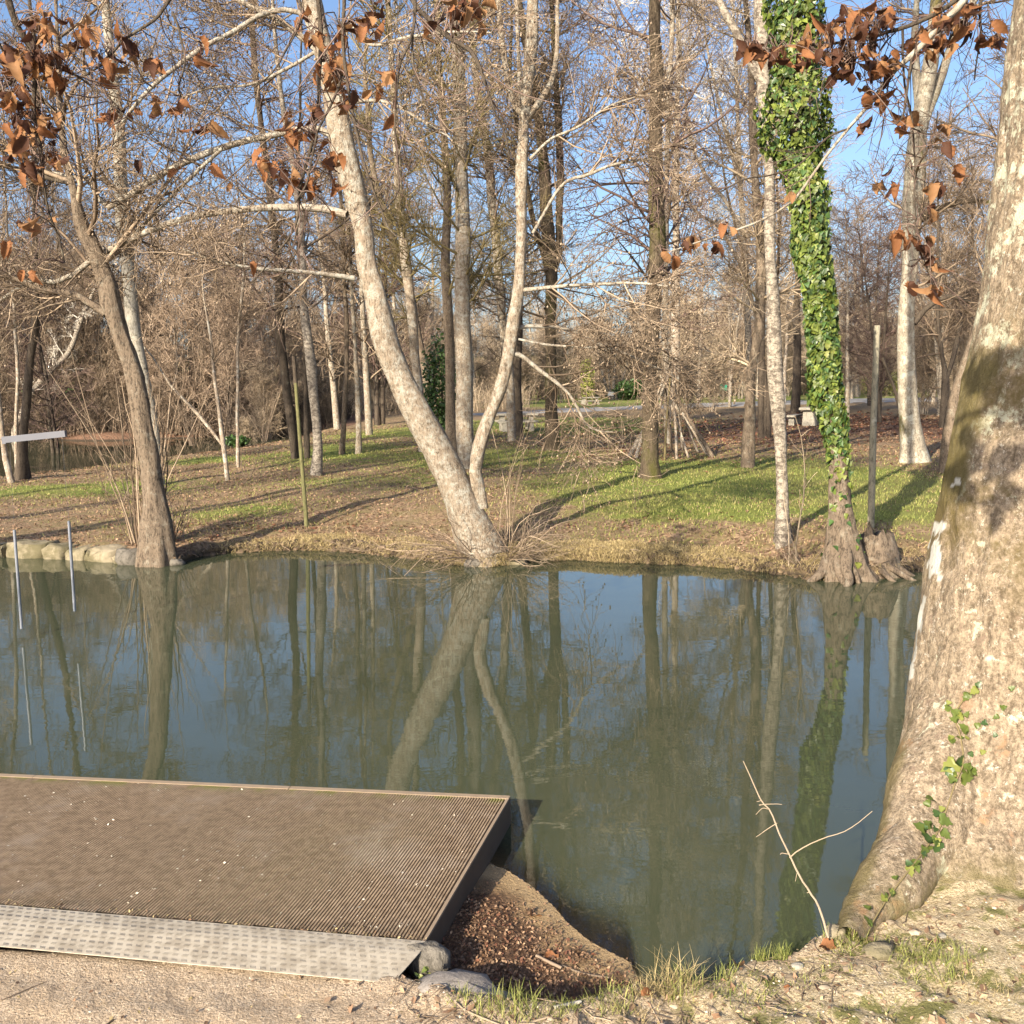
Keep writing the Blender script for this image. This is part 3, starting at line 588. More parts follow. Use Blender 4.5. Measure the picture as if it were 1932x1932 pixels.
FARC = dict(n1=34, n2=7, n3=5, t0=.10, l1=3.0, l2=1.4, l3=.85, r1=.04, rm1=.02, rm2=.016, rm3=.012)
BUSH = dict(n1=16, n2=6, n3=5, t0=.05, l1=1.6, l2=.9, l3=.5, rm1=.016, rm2=.012, rm3=.009, a1=45, up1=.08)
kinds = [
    wood_tree('bare_tree', 'bare brown tree with a grey trunk in the wood behind the park', 'bare trees of the wood behind the park', 13, 1, 'alder', 'twig', FARC, 501, .15),
    wood_tree('bare_tree', 'bare pale stemmed tree in the wood behind the park', 'bare trees of the wood behind the park', 14, 1, 'pale', 'twig_tan', FARC, 502, .14),
    wood_tree('bare_tree', 'bare purplish alder in the wood behind the park', 'bare trees of the wood behind the park', 12, 2, 'dark', 'twig_purple', FARC, 503, .12),
    wood_tree('bare_tree', 'bare forked white stemmed tree in the wood behind the park', 'bare trees of the wood behind the park', 13, 2, 'birch', 'twig', FARC, 504, .11)]
bushes = [
    wood_tree('alder_thicket', 'reddish brown leafless alder thicket beside the water', 'reddish thickets beside the far water', 7.0, 5, 'brown', 'twig_red', {**BUSH, 'n1': 14, 'l1': 2.0}, 511, .035),
    wood_tree('alder_thicket', 'brown leafless thicket of many thin stems', 'brown thickets at the wood edge', 5.0, 6, 'pale', 'twig_tan', BUSH, 512, .03),
    wood_tree('willow_bush', 'low leafless tan bush at the wood edge', 'low bushes at the wood edge', 3.4, 8, 'pale', 'twig_tan', {**BUSH, 'n1': 9, 'l1': 1.1}, 513, .02),
    wood_tree('alder_thicket', 'dark leafless thicket overhanging the far bank of the pond', 'dark thickets behind the pond', 6.5, 6, 'dark', 'twig', {**BUSH, 'n1': 14, 'l1': 1.9}, 514, .035)]
placed = {}
def put(src, x, y, s=1.0):
    T = src if src.name not in placed else copy_tree(src)
    placed[src.name] = 1
    T.location = (x, y, float(H(np.array([x]), np.array([y]))[0])); T.rotation_euler = (0, 0, rng.uniform(0, 6.28)); T.scale = (s, s, s * rng.uniform(.9, 1.1))
    return T
def xat(px, y): return (px - 966) / FPX * y
rg2 = np.random.default_rng(77)
# far belt of trees behind the meadow and the road
for y0, n, sc, ks in ((88, 18, .85, (0, 1, 3, 2)), (100, 20, .95, (0, 1, 0, 3)), (118, 22, 1.15, (0, 1, 2, 0)), (150, 24, 1.35, (0, 1, 2, 1))):
    for i in range(n):
        px = -150 + (i + rg2.uniform(.1, .9)) / n * 2250; y = y0 + rg2.uniform(-5, 6)
        if y0 < 92 and 1080 < px < 1240: continue
        put(kinds[ks[rg2.integers(4)]], xat(px, y), y, sc * rg2.uniform(.62, .98) * (.62 if 1010 < px < 1240 else 1) * (.7 if 240 < px < 420 else 1) * (.9 if 1240 < px < 1420 else 1))
for i in range(34):
    px = 560 + i / 33 * 1500 + rg2.uniform(-18, 18); y = rg2.uniform(80, 92); put(bushes[1 + rg2.integers(2)], xat(px, y), y, rg2.uniform(.8, 1.35))
for i in range(26):
    px = -120 + i / 25 * 2200 + rg2.uniform(-25, 25); y = rg2.uniform(95, 108); put(bushes[1], xat(px, y), y, rg2.uniform(1.2, 1.8))
# reddish thicket and trees beyond the far arm of water, left
for i in range(24):
    px = -90 + i * 22 + rg2.uniform(-8, 8); y = 42.6 + rg2.uniform(-.4, .5); put(bushes[3 if px < 260 else 0], xat(px, y), y, rg2.uniform(.28, .5))
for px, y, s, b in ((300, 43, 1.0, 0), (345, 42, 1.05, 0), (390, 42.5, 1.1, 0), (430, 41, 1.0, 0), (330, 47, 1.25, 0), (400, 47, 1.2, 0), (470, 42, .95, 0), (500, 46, 1.1, 0), (450, 49, 1.3, 0), (365, 52, 1.35, 0), (530, 48, 1.0, 0), (290, 50, 1.1, 0), (555, 54, 1.0, 1), (420, 44, .8, 1), (510, 40, .6, 1), (470, 38.5, .45, 2),
                    (-60, 43, 1, 3), (0, 42.5, .95, 3), (55, 43, 1, 3), (110, 42.5, .9, 3), (160, 43.5, .95, 3), (205, 43, 1, 3), (250, 43, .9, 3), (25, 47, 1.2, 3), (90, 48, 1.1, 3), (150, 48, 1.2, 3), (220, 48, 1.1, 3), (270, 47, 1.05, 3), (600, 56, .9, 1), (640, 60, .9, 1), (690, 64, 1.0, 1), (570, 46, .55, 2), (610, 50, .6, 2), (735, 62, .9, 1), (780, 60, .8, 2), (660, 57, .7, 2), (720, 66, .9, 2)):
    put(bushes[b], xat(px, y), y, s)
for px, y, s, b in ((20, 52, .95, 0), (90, 56, 1.0, 2), (150, 52, .9, 3), (300, 62, .6, 0), (215, 60, .85, 2), (480, 60, .9, 2), (540, 66, 1.0, 0), (620, 62, 1.0, 2), (690, 58, 1.0, 0), (760, 55, 1.05, 0), (820, 60, 1.0, 1), (900, 62, 1.0, 0), (960, 66, .95, 3), (1040, 74, .6, 0), (-40, 45, 1.0, 0),
                    (1320, 60, .85, 1), (1380, 52, .8, 3), (1480, 56, .85, 1), (1560, 60, .8, 0), (1640, 50, .8, 2), (1700, 58, .85, 0), (1760, 48, .8, 1), (1830, 54, .85, 0), (1880, 42, .8, 2), (1600, 38, .62, 0), (1660, 34, .6, 2), (1850, 34, .7, 0), (1770, 38, .7, 3), (1550, 70, 1.0, 1), (1430, 70, .95, 0),
                    (720, 40, .95, 2), (640, 38, .9, 0), (700, 33, .85, 0), (460, 52, .8, 0), (110, 33, .62, 2), (-30, 30, .8, 0)):
    put(kinds[b], xat(px, y), y, s)
for px, y, s in ((1300, 40, .5), (1345, 45, .6), (1560, 42, .6), (1590, 46, .7), (1655, 44, .7), (1740, 40, .75), (1830, 34, .8), (1890, 36, .8)):
    put(bushes[1], xat(px, y), y, s)
for i in range(46):
    px = 430 + i / 45 * 1560 + rg2.uniform(-16, 16); y = rg2.uniform(58, 80)
    if 1060 < px < 1230 or (y < 68 and 880 < px): y = rg2.uniform(84, 94)
    put(bushes[1 + (i % 3 == 0)], xat(px, y), y, rg2.uniform(.8, 1.25))
for i in range(12):
    px = -100 + i / 11 * 2100 + rg2.uniform(-30, 30); y = rg2.uniform(62, 84)
    if 1060 < px < 1230 or 240 < px < 420: continue
    put(kinds[int(rg2.integers(4))], xat(px, y), y, rg2.uniform(.7, 1.0))
# trees standing on the near bank left of the view: their shadows stripe the lawn opposite
NB_ = wood_tree('bare_tree', 'bare tall tree on the near bank left of the view', 'bare trees on the near bank', 15, 1, 'alder', 'twig', {**FARC, 't0': .6, 'n1': 24}, 505, .17)
for i, (x, y, s) in enumerate(((-11.6, 3.1, 1), (-14.2, 3.6, .8), (-17.3, 3.4, 1), (-20.4, 4, 1), (-15.0, -2.5, 1.2), (-26, 2, 1.1), (-17.5, -3, 1.1))):
    T_ = NB_ if i == 0 else copy_tree(NB_); T_.location = (x, y, float(H(np.array([x]), np.array([y]))[0])); T_.rotation_euler = (0, 0, x * 3); T_.scale = (s, s, s)
def undergrowth(name, n, x0, x1, y0, y1, h0, h1, r, mt, seed):
    rg = np.random.default_rng(seed); x = rg.uniform(x0, x1, n); y = rg.uniform(y0, y1, n); h = rg.uniform(h0, h1, n); a = rg.uniform(0, 6.28, n); ln = rg.uniform(.1, .9, n) * h
    p = np.stack([x, y, H(x, y) - .05], 1); m_ = p + np.stack([np.cos(a) * ln * .35, np.sin(a) * ln * .35, h * .6], 1); e = p + np.stack([np.cos(a) * ln, np.sin(a) * ln, h], 1); P = np.stack([p, m_, e], 1); R = np.broadcast_to(np.array([1, .7, .4]) * r, (n, 3))
    V, Qd = sweep(P, R, 3); P1, R1 = grow(P, R, 4, .2, 1, 50, (h0 + h1) * .3, 3, .7, .2, .03, r, .5, r * .5, rg=rg); V1, Q1 = sweep(P1, R1, 3); obj(name, mesh(name, np.vstack([V, V1]), np.vstack([Qd, Q1 + len(V)]), [M[mt]]), None, kind='stuff')
undergrowth('undergrowth', 5200, -30, -7.5, 41.6, 48, .4, 1.9, .014, 'dark', 1); undergrowth('undergrowth', 1500, -30, -9, 41.6, 43.4, .3, 1.2, .014, 'twig_red', 4); undergrowth('undergrowth', 5200, -50, 62, 84, 108, .8, 3.4, .028, 'twig', 2); undergrowth('undergrowth', 1800, -22, 1, 50, 66, .4, 1.8, .016, 'twig_tan', 3)
# evergreen shrubs
def shrub(label, px, y, rad, hgt, seed, n=2600, mt='ivy_b'):
    rg = np.random.default_rng(seed); c = np.array([xat(px, y), y]); g = float(H(c[:1], c[1:])[0])
    u = rg.normal(size=(n, 3)); u /= np.linalg.norm(u, axis=1, keepdims=True); rr = rg.uniform(.45, 1, n)[:, None] * (1 + .25 * fbm(u * 2.2 + seed, 2, 4)[:, None])
    p = u * rr * [rad, rad, hgt * .5] + [0, 0, hgt * .5]; p = p[p[:, 2] > 0]; n = len(p); s = rg.uniform(.03, .07, n)[:, None] * max(1, y / 45)
    a = rg.normal(size=(n, 3)); a /= np.linalg.norm(a, axis=1, keepdims=True); b = np.cross(a, rg.normal(size=(n, 3))); b /= np.linalg.norm(b, axis=1, keepdims=True)
    V = np.stack([p + a * s, p + b * s * .6, p - a * s, p - b * s * .6], 1).reshape(-1, 3)
    T = thing('evergreen_shrub', label, 'shrub', (c[0], c[1], g))
    obj('foliage', mesh('foliage', V, np.arange(n * 4).reshape(-1, 4), [M[mt]], None, False), T)
    st = MB()
    for i in range(5):
        a_ = i * 1.3; st.tube([(0, 0, -.1), (math.cos(a_) * rad * .3, math.sin(a_) * rad * .3, hgt * .45), (math.cos(a_) * rad * .5, math.sin(a_) * rad * .5, hgt * .8)], [.03, .02, .008], 5)
    obj('stem', st.mesh('stem', [M['dark']], True), T)
shrub('dark evergreen ivy bush standing behind the leaning alder stem', 835, 27, .5, 2.9, 1)
shrub('low dark green shrub at the meadow edge beside the far picnic table', 1190, 78, 1.3, 1.6, 2)
shrub('olive green mound of shrub at the wood edge right of the far white trunk', 1668, 76, 1.7, 2.0, 3, mt='ivy_c')
shrub('yellow green upright shrub in front of the far wood', 1111, 70, .55, 3.0, 4, 1500, 'ivy_c')
shrub('dark green ivy thicket on the far bank behind the birch', 150, 44, 2.2, 3.6, 5)
shrub('small green bush at the water edge of the far arm', 451, 29.5, .35, .35, 6, 700)

# ------------------------------------------------------------------ ivy leaves
def leaf_mesh(name, outline, mt, fold=.18, curl=.1, seed=0):
    """outline: half of a leaf as (x, y) from stalk to tip; built as a folded, slightly curled blade"""
    rg = np.random.default_rng(seed); n = len(outline); V = []
    for x, y in outline:
        z = -curl * y * y + rg.normal(0, .02)
        V += [(-x, y, z + fold * abs(x) + rg.normal(0, .02)), (0, y, z), (x, y, z + fold * abs(x) + rg.normal(0, .02))]
    Fq = []
    for i in range(n - 1): Fq += [(3 * i, 3 * i + 1, 3 * i + 4, 3 * i + 3), (3 * i + 1, 3 * i + 2, 3 * i + 5, 3 * i + 4)]
    return mesh(name, np.array(V) * [1, 1, 1], np.array(Fq), [M[mt]], None, True)
IVY = [(.01, 0), (.34, -.10), (.50, .18), (.30, .38), (.36, .58), (.14, .74), (.01, 1.0)]
ivym = [leaf_mesh('ivy_leaf', IVY, mt, .25, .12, s_) for s_, mt in enumerate(('ivy_a', 'ivy_b', 'ivy_c', 'ivy_a', 'ivy_b'))]
def basis(nrm, up, roll=0.0):
    n = np.array(nrm, float); n /= np.linalg.norm(n) + 1e-9; y = np.array(up, float) - n * np.dot(up, n); y /= np.linalg.norm(y) + 1e-9; x = np.cross(y, n)
    y2 = math.cos(roll) * y + math.sin(roll) * x; x2 = np.cross(y2, n); return np.stack([x2, y2, n], 1)
def set_mat(o, p, B, s):
    mt = Matrix.Identity(4)
    for i in range(3):
        for j in range(3): mt[i][j] = B[i][j] * s
        mt[i][3] = p[i]
    o.matrix_local = mt
def leaf_tris(P, N, U, S, rg):
    """many small folded leaves as one mesh: 4 triangles each"""
    n = len(P); X = np.cross(U, N); X /= np.linalg.norm(X, axis=1, keepdims=True) + 1e-9; Y = np.cross(N, X); S = S[:, None]
    V = np.stack([P, P + (X * .5 + Y * .15 + N * .12) * S, P + (Y * 1.0 - N * .12) * S, P + (-X * .5 + Y * .15 + N * .12) * S, P + Y * .45 * S], 1).reshape(-1, 3)
    f = np.array([[0, 1, 4], [1, 2, 4], [2, 3, 4], [3, 0, 4]]); return V, (np.arange(n)[:, None, None] * 5 + f[None]).reshape(-1, 3)
IT = tree('ivy_clad_tree', 'leaning trunk wrapped in a thick green column of ivy, flared roots at the waterline',
     [[(1592, 1085, 66), (1594, 1040, 54), (1592, 1000, 47), (1589, 934, 39), (1584, 867, 32), (1575, 800, 28), (1562, 734, 27), (1556, 667, 26), (1548, 600, 26), (1540, 534, 26), (1531, 467, 26), (1524, 400, 25), (1517, 334, 25), (1505, 233, 24), (1501, 133, 23), (1501, 33, 22), (1498, -60, 20)]],
     'brown', dict(ALD, n1=14, t0=.6, l1=1.6), D=9.75, sides=44, amp=.022, kk=110, flare=(.14, .24, 7))
ist = stem_world([(1592, 1085, 84), (1589, 934, 39), (1575, 800, 28), (1562, 734, 27), (1556, 667, 26), (1548, 600, 26), (1531, 467, 26), (1517, 334, 25), (1505, 233, 24), (1501, 133, 23), (1501, 33, 22), (1498, -80, 20)], 9.75, 120)
def ivy():
    rg = np.random.default_rng(9); o = np.array(IT.location); rec = []
    zs = ist[:, 2]; py_ = np.array([proj(s[:3])[1] for s in ist])
    thick = np.interp(py_, [-80, 60, 110, 160, 220, 270, 300, 340, 370, 420, 470, 600, 700, 760, 800, 850, 900, 980], [.13, .15, .10, .15, .24, .23, .15, .12, .15, .10, .095, .075, .075, .07, .055, .02, .01, .005])
    dens = np.interp(py_, [-80, 650, 740, 800, 850, 900, 960], [1, 1, .75, .55, .28, .12, .02])
    n = 0
    while n < 12500:
        t = rg.uniform(0, len(ist) - 1.01); i = int(t)
        if rg.random() > dens[i]: continue
        s = ist[i] * (1 - t + i) + ist[i + 1] * (t - i); a = rg.uniform(0, 6.28); r = s[3]
        lump = 1 + .8 * fbm(np.array([[math.cos(a) * 1.3, math.sin(a) * 1.3, s[2] * 2.2]]), 2, 8)[0]
        d = r + thick[i] * lump * rg.uniform(.55, 1.0) ** .6
        nr = np.array([math.cos(a), math.sin(a), .25]); p = s[:3] + nr * [d, d, 0]; rec.append((p, nr + rg.normal(0, .5, 3), rg.normal([0, 0, -1], .35), rg.uniform(.028, .075), i)); n += 1
    # the leaves that show: facing the viewer and outermost
    sc_ = [(-r[1][1]) + .3 * rg.random() - (0 if proj(r[0])[1] > -20 else 9) for r in rec]; order = np.argsort(-np.array(sc_)); big = set(order[:290].tolist())
    for j in order[:290]:
        p, nn, up, s, i = rec[j]; nn = nn / np.linalg.norm(nn)
        L_ = obj('ivy_leaf', ivym[int(rg.integers(4)) if py_[i] < 830 else 2], IT); set_mat(L_, p + nn * .012 - o, basis(nn, up), s * 1.1)
    rest = [r for j, r in enumerate(rec) if j not in big]
    for part in range(3):
        sub = rest[part::3]; P = np.array([r[0] for r in sub]) - o; N = np.array([r[1] for r in sub]); N /= np.linalg.norm(N, axis=1, keepdims=True); U = np.array([r[2] for r in sub]); S = np.array([r[3] for r in sub])
        V, F_ = leaf_tris(P, N, U, S, rg); obj('ivy_foliage', mesh('ivy', V, F_, [M[('ivy_a', 'ivy_b', 'ivy_a')[part]]], None, False), IT, kind='stuff')
ivy()
# ------------------------------------------------------------------ the huge near tree
CONT = np.array([(-200, 1936), (0, 1915), (200, 1890), (400, 1868), (500, 1856), (650, 1834), (800, 1806), (900, 1785), (1000, 1768), (1100, 1747), (1200, 1730), (1350, 1706), (1450, 1686), (1600, 1648), (1680, 1618), (1720, 1598), (1760, 1570), (1800, 1548)], float)
def near_tree():
    zz = np.concatenate([np.linspace(.02, .9, 110), np.linspace(.91, 4.2, 260), np.linspace(4.3, 9, 40)]); NS = 260; th = np.arange(NS) / NS * 2 * math.pi
    V = []; cxy = lambda z: np.array([1.98 + .08 * z, 3.85 + .03 * z])
    for z in zz:
        c = cxy(z); r0 = np.interp(z, [0, .2, .5, 1, 1.6, 2.2, 3.2, 6, 9], [.44, .43, .42, .40, .38, .36, .33, .22, .12])
        f = min(1, max(0, (z - .1) / 1.1)); e = (1 - f) * np.array([-.77, -.64]) + f * np.array([-.98, .02]); e /= np.linalg.norm(e); s = .7
        tl = math.atan2(e[1], e[0]); wt = np.maximum(0, np.cos(th - tl)) ** (1.4 + 9 * (1 - f) ** 2); root = np.exp(-z / .22) * (.75 * np.maximum(0, np.cos(th - 4.75)) ** 2 * .45 + .22 * np.maximum(0, np.cos(th - 5.6)) ** 4 + .03 * np.cos(5 * th + 1))
        ring = lambda q: r0 + (q - r0) * wt + root
        if z < 4.0:
            for _ in range(30):
                rr = ring(s); px, py = proj(np.stack([c[0] + rr * np.cos(th), c[1] + rr * np.sin(th), np.full(NS, z)], 1)); s = min(max(s + float((px - np.interp(py, CONT[:, 0], CONT[:, 1])).min()) / FPX * 3.2 * .6, r0 * .55), 1.6)
        else: s = r0
        rr = ring(s)
        V.append(np.stack([c[0] + rr * np.cos(th), c[1] + rr * np.sin(th), np.full(NS, z)], 1))
    V = np.array(V); nz = len(zz); C = np.array([[*cxy(z), z] for z in zz])[:, None, :]; N = V - C; R = np.linalg.norm(N, axis=2, keepdims=True); N = N / R
    p = V.reshape(-1, 3); rd = np.abs(vnoise(p * [26, 26, 8], 3)); d = .008 * fbm(p * [20, 20, 7], 3, 1) + .010 * (.5 - rd) + .016 * fbm(p * [4, 4, 1.6], 2, 5)
    p = p + N.reshape(-1, 3) * d[:, None]
    i = np.arange(nz - 1)[:, None] * NS; j = np.arange(NS)[None, :]; j2 = (j + 1) % NS; Qd = np.stack([i + j, i + j2, i + NS + j2, i + NS + j], -1).reshape(-1, 4)
    k = NM('near_tree_bark'); v = k.coord((1, 1, .45)); vi = k.coord()
    f1 = k.noise(v, 38, 7, .75, .5); f2 = k.noise(vi, 8, 6, .75); vo = k.vor(v, 42); f3 = k.noise(vi, 2.2, 4, .6)
    h = k.math('ADD', k.math('MULTIPLY', f1, 1.0), k.math('MULTIPLY', k.noise(vi, 60, 5, .85), .6))
    ff = k.math('ADD', k.math('MULTIPLY', f1, .6), k.math('MULTIPLY', k.noise(vi, 70, 5, .8), .5))
    col = k.mix(k.step(ff, .42, .68), (.13, .10, .07), (.45, .36, .26))
    col = k.mix(k.step(k.noise(vi, 10, 5, .8), .56, .68), col, (.27, .20, .15))
    col = k.mix(k.step(k.noise(vi, 34, 6, .85), .56, .64), col, (.62, .56, .47))
    sepz = k.n('ShaderNodeSeparateXYZ'); k.l(k.n('ShaderNodeNewGeometry').outputs['Position'], sepz.inputs[0]); z = sepz.outputs[2]
    up = k.step(z, 1.5, 2.1)
    col = k.mix(k.math('MULTIPLY', k.step(k.math('ADD', f2, k.math('MULTIPLY', up, .09)), .60, .66), .9), col, (.60, .60, .46))      # crustose lichen, thicker above
    mossb = k.math('MULTIPLY', k.step(z, .95, 1.4), k.step(z, 2.35, 1.85)); col = k.mix(k.math('MULTIPLY', k.step(k.math('ADD', f3, k.math('MULTIPLY', k.noise(vi, 30, 4, .8), .35)), .62, .80), mossb), col, (.155, .12, .055))
    col = k.mix(k.math('MULTIPLY', k.step(k.noise(vi, 5, 4, .7), .60, .68), k.step(z, .95, .5)), col, (.38, .24, .14))
    low = k.math('MULTIPLY', k.step(z, .34, .16), k.step(k.noise(vi, 6, 5, .7), .40, .6)); col = k.mix(low, col, (.20, .17, .08))
    col = k.mix(k.attr('moss'), col, (.15, .125, .05)); col = k.mix(k.attr('white'), col, (.60, .59, .54))
    k.bsdf(col, .93, k.math('ADD', h, k.math('MULTIPLY', k.noise(vi, 120, 3, .8), .5)), .014, 1.0, spec=.12)
    me = mesh('near_tree', p, Qd, [k.m]); px, py = proj(p)
    edge = px - np.interp(py, CONT[:, 0], CONT[:, 1]); nn = fbm(p * 30, 2, 77); n3 = fbm(p * 7, 3, 78)
    wh = ((edge < 9 + 12 * nn + 8 * n3) & (py > 985) & (py < 1105) & (n3 > -.25)).astype(float)
    wh = np.maximum(wh, ((np.hypot(px - 1806, py - 911) < 7 + 3 * nn) | (np.hypot(px - 1798, py - 915) < 4) | (np.hypot(px - 1868, py - 1243) < 6 + 3 * nn)).astype(float)); wh = np.maximum(wh, ((edge < 4 + 3 * nn) & (py > 1100) & (py < 1400) & (n3 > .15)).astype(float))
    mo = sst(26, 4, edge + 10 * n3) * sst(1480, 1720, py) * (px < 1780); mo = np.maximum(mo, sst(60, 20, edge + 25 * n3) * sst(620, 700, py) * sst(1010, 900, py))
    for nm, ar in (('white', wh), ('moss', mo * .85)):
        at = me.attributes.new(nm, 'FLOAT', 'POINT'); at.data.foreach_set('value', ar.astype(np.float32))
    local(me, (1.86, 3.6, .15)); T = thing('near_tree', 'huge rough barked tree at the right edge with a flared mossy foot', 'tree', (1.86, 3.6, .15)); obj('trunk', me, T)
    rp = stem_world([(1606, 1768, .11, -.12), (1622, 1742, .13, 0), (1662, 1700, .18, .12), (1692, 1655, .23, .25), (1742, 1555, .31, .45), (1790, 1430, .38, .62), (1880, 1250, .42, .80)], 3.08, 60)
    wd_ = np.interp(np.linspace(0, 1, 60), [0, .08, .2, .35, .6, .8, 1], [.035, .055, .09, .12, .15, .18, .18]); S_ = rp[:, :3]
    Vr, Qr = sweep(S_[None], wd_[None], 90); Cr = np.repeat(S_, 90, 0); Nr = Vr - Cr; Nr /= np.linalg.norm(Nr, axis=1, keepdims=True)
    dr = .008 * fbm(Vr * [20, 20, 7], 3, 1) + .010 * (.5 - np.abs(vnoise(Vr * [26, 26, 8], 3))) + .03 * fbm(Vr * [4, 4, 3], 2, 15); Vr = Vr + Nr * dr[:, None]; rm = mesh('root', Vr, Qr, [k.m]); pxr, pyr = proj(Vr)
    er = pxr - np.interp(pyr, CONT[:, 0], CONT[:, 1]); at = rm.attributes.new('moss', 'FLOAT', 'POINT'); at.data.foreach_set('value', (.7 * sst(22, 2, er + 8 * fbm(Vr * 9, 3, 3))).astype(np.float32)); at = rm.attributes.new('white', 'FLOAT', 'POINT')
    local(rm, (1.86, 3.6, .15)); obj('root', rm, T)
    # ivy creeping up the bark
    bv = BVHTree.FromPolygons([Vector(x) for x in np.vstack([p, Vr])], Qd.tolist() + (Qr + len(p)).tolist()); rg = np.random.default_rng(4)
    def on(px, py):
        h = bv.ray_cast(Vector(CAM), Vector(ray(px, py)).normalized()); return (np.array(h[0]), np.array(h[1])) if h[0] else None
    pts = [(1828, 1308, 14), (1846, 1300, 14), (1792, 1332, 12), (1800, 1350, 15), (1806, 1362, 12), (1818, 1350, 14), (1820, 1380, 16), (1810, 1395, 12), (1790, 1400, 13), (1800, 1442, 26), (1822, 1452, 22), (1788, 1450, 16), (1812, 1470, 20), (1796, 1478, 14), (1835, 1462, 14), (1842, 1370, 10), (1862, 1362, 10), (1890, 1335, 10), (1884, 1350, 9),
           (1758, 1512, 17), (1772, 1548, 20), (1742, 1570, 20), (1750, 1590, 22), (1738, 1600, 18), (1768, 1590, 20), (1774, 1570, 16), (1752, 1560, 14), (1728, 1634, 16), (1712, 1640, 15), (1690, 1660, 10), (1664, 1700, 12), (1640, 1722, 12), (1636, 1745, 16), (1680, 1690, 12), (1742, 1615, 10), (1780, 1530, 10), (1830, 1420, 9), (1850, 1420, 9), (1906, 1300, 9), (1880, 1390, 8)]
    for (a, b, s) in pts:
        for q in range(2 if s > 11 else 1):
            hp = on(a + rg.normal(0, 5) * q, b + rg.normal(0, 6) * q)
            if hp is None: continue
            pt, n = hp; n = n / np.linalg.norm(n); n = n if n @ (CAM - pt) > 0 else -n
            L_ = obj('ivy_leaf', ivym[(0, 0, 2, 1, 3)[int(rg.integers(5))]], T); set_mat(L_, pt + n * .012 - np.array([1.86, 3.6, .15]), basis(n + rg.normal(0, .25, 3), rg.normal([0, 0, .3], .8)), s * 1.15 / FPX * np.linalg.norm(pt - CAM) * (1 if q == 0 else .7))
    vine = [(1640, 1745), (1668, 1700), (1712, 1645), (1745, 1600), (1772, 1560), (1800, 1480), (1815, 1440), (1810, 1390), (1803, 1350), (1830, 1305)]; vp = []
    for a, b in vine:
        hp = on(a, b)
        if hp: n = hp[1]; n = n if n @ (CAM - hp[0]) > 0 else -n; vp.append(hp[0] + n * .008 - np.array([1.86, 3.6, .15]))
    s = smooth_path(np.array([[*q, .003] for q in vp]), 40); V, Qd2 = sweep(s[None, :, :3], s[None, :, 3], 5); obj('vine', mesh('vine', V, Qd2, [M['twig_olive']]), T)
near_tree()

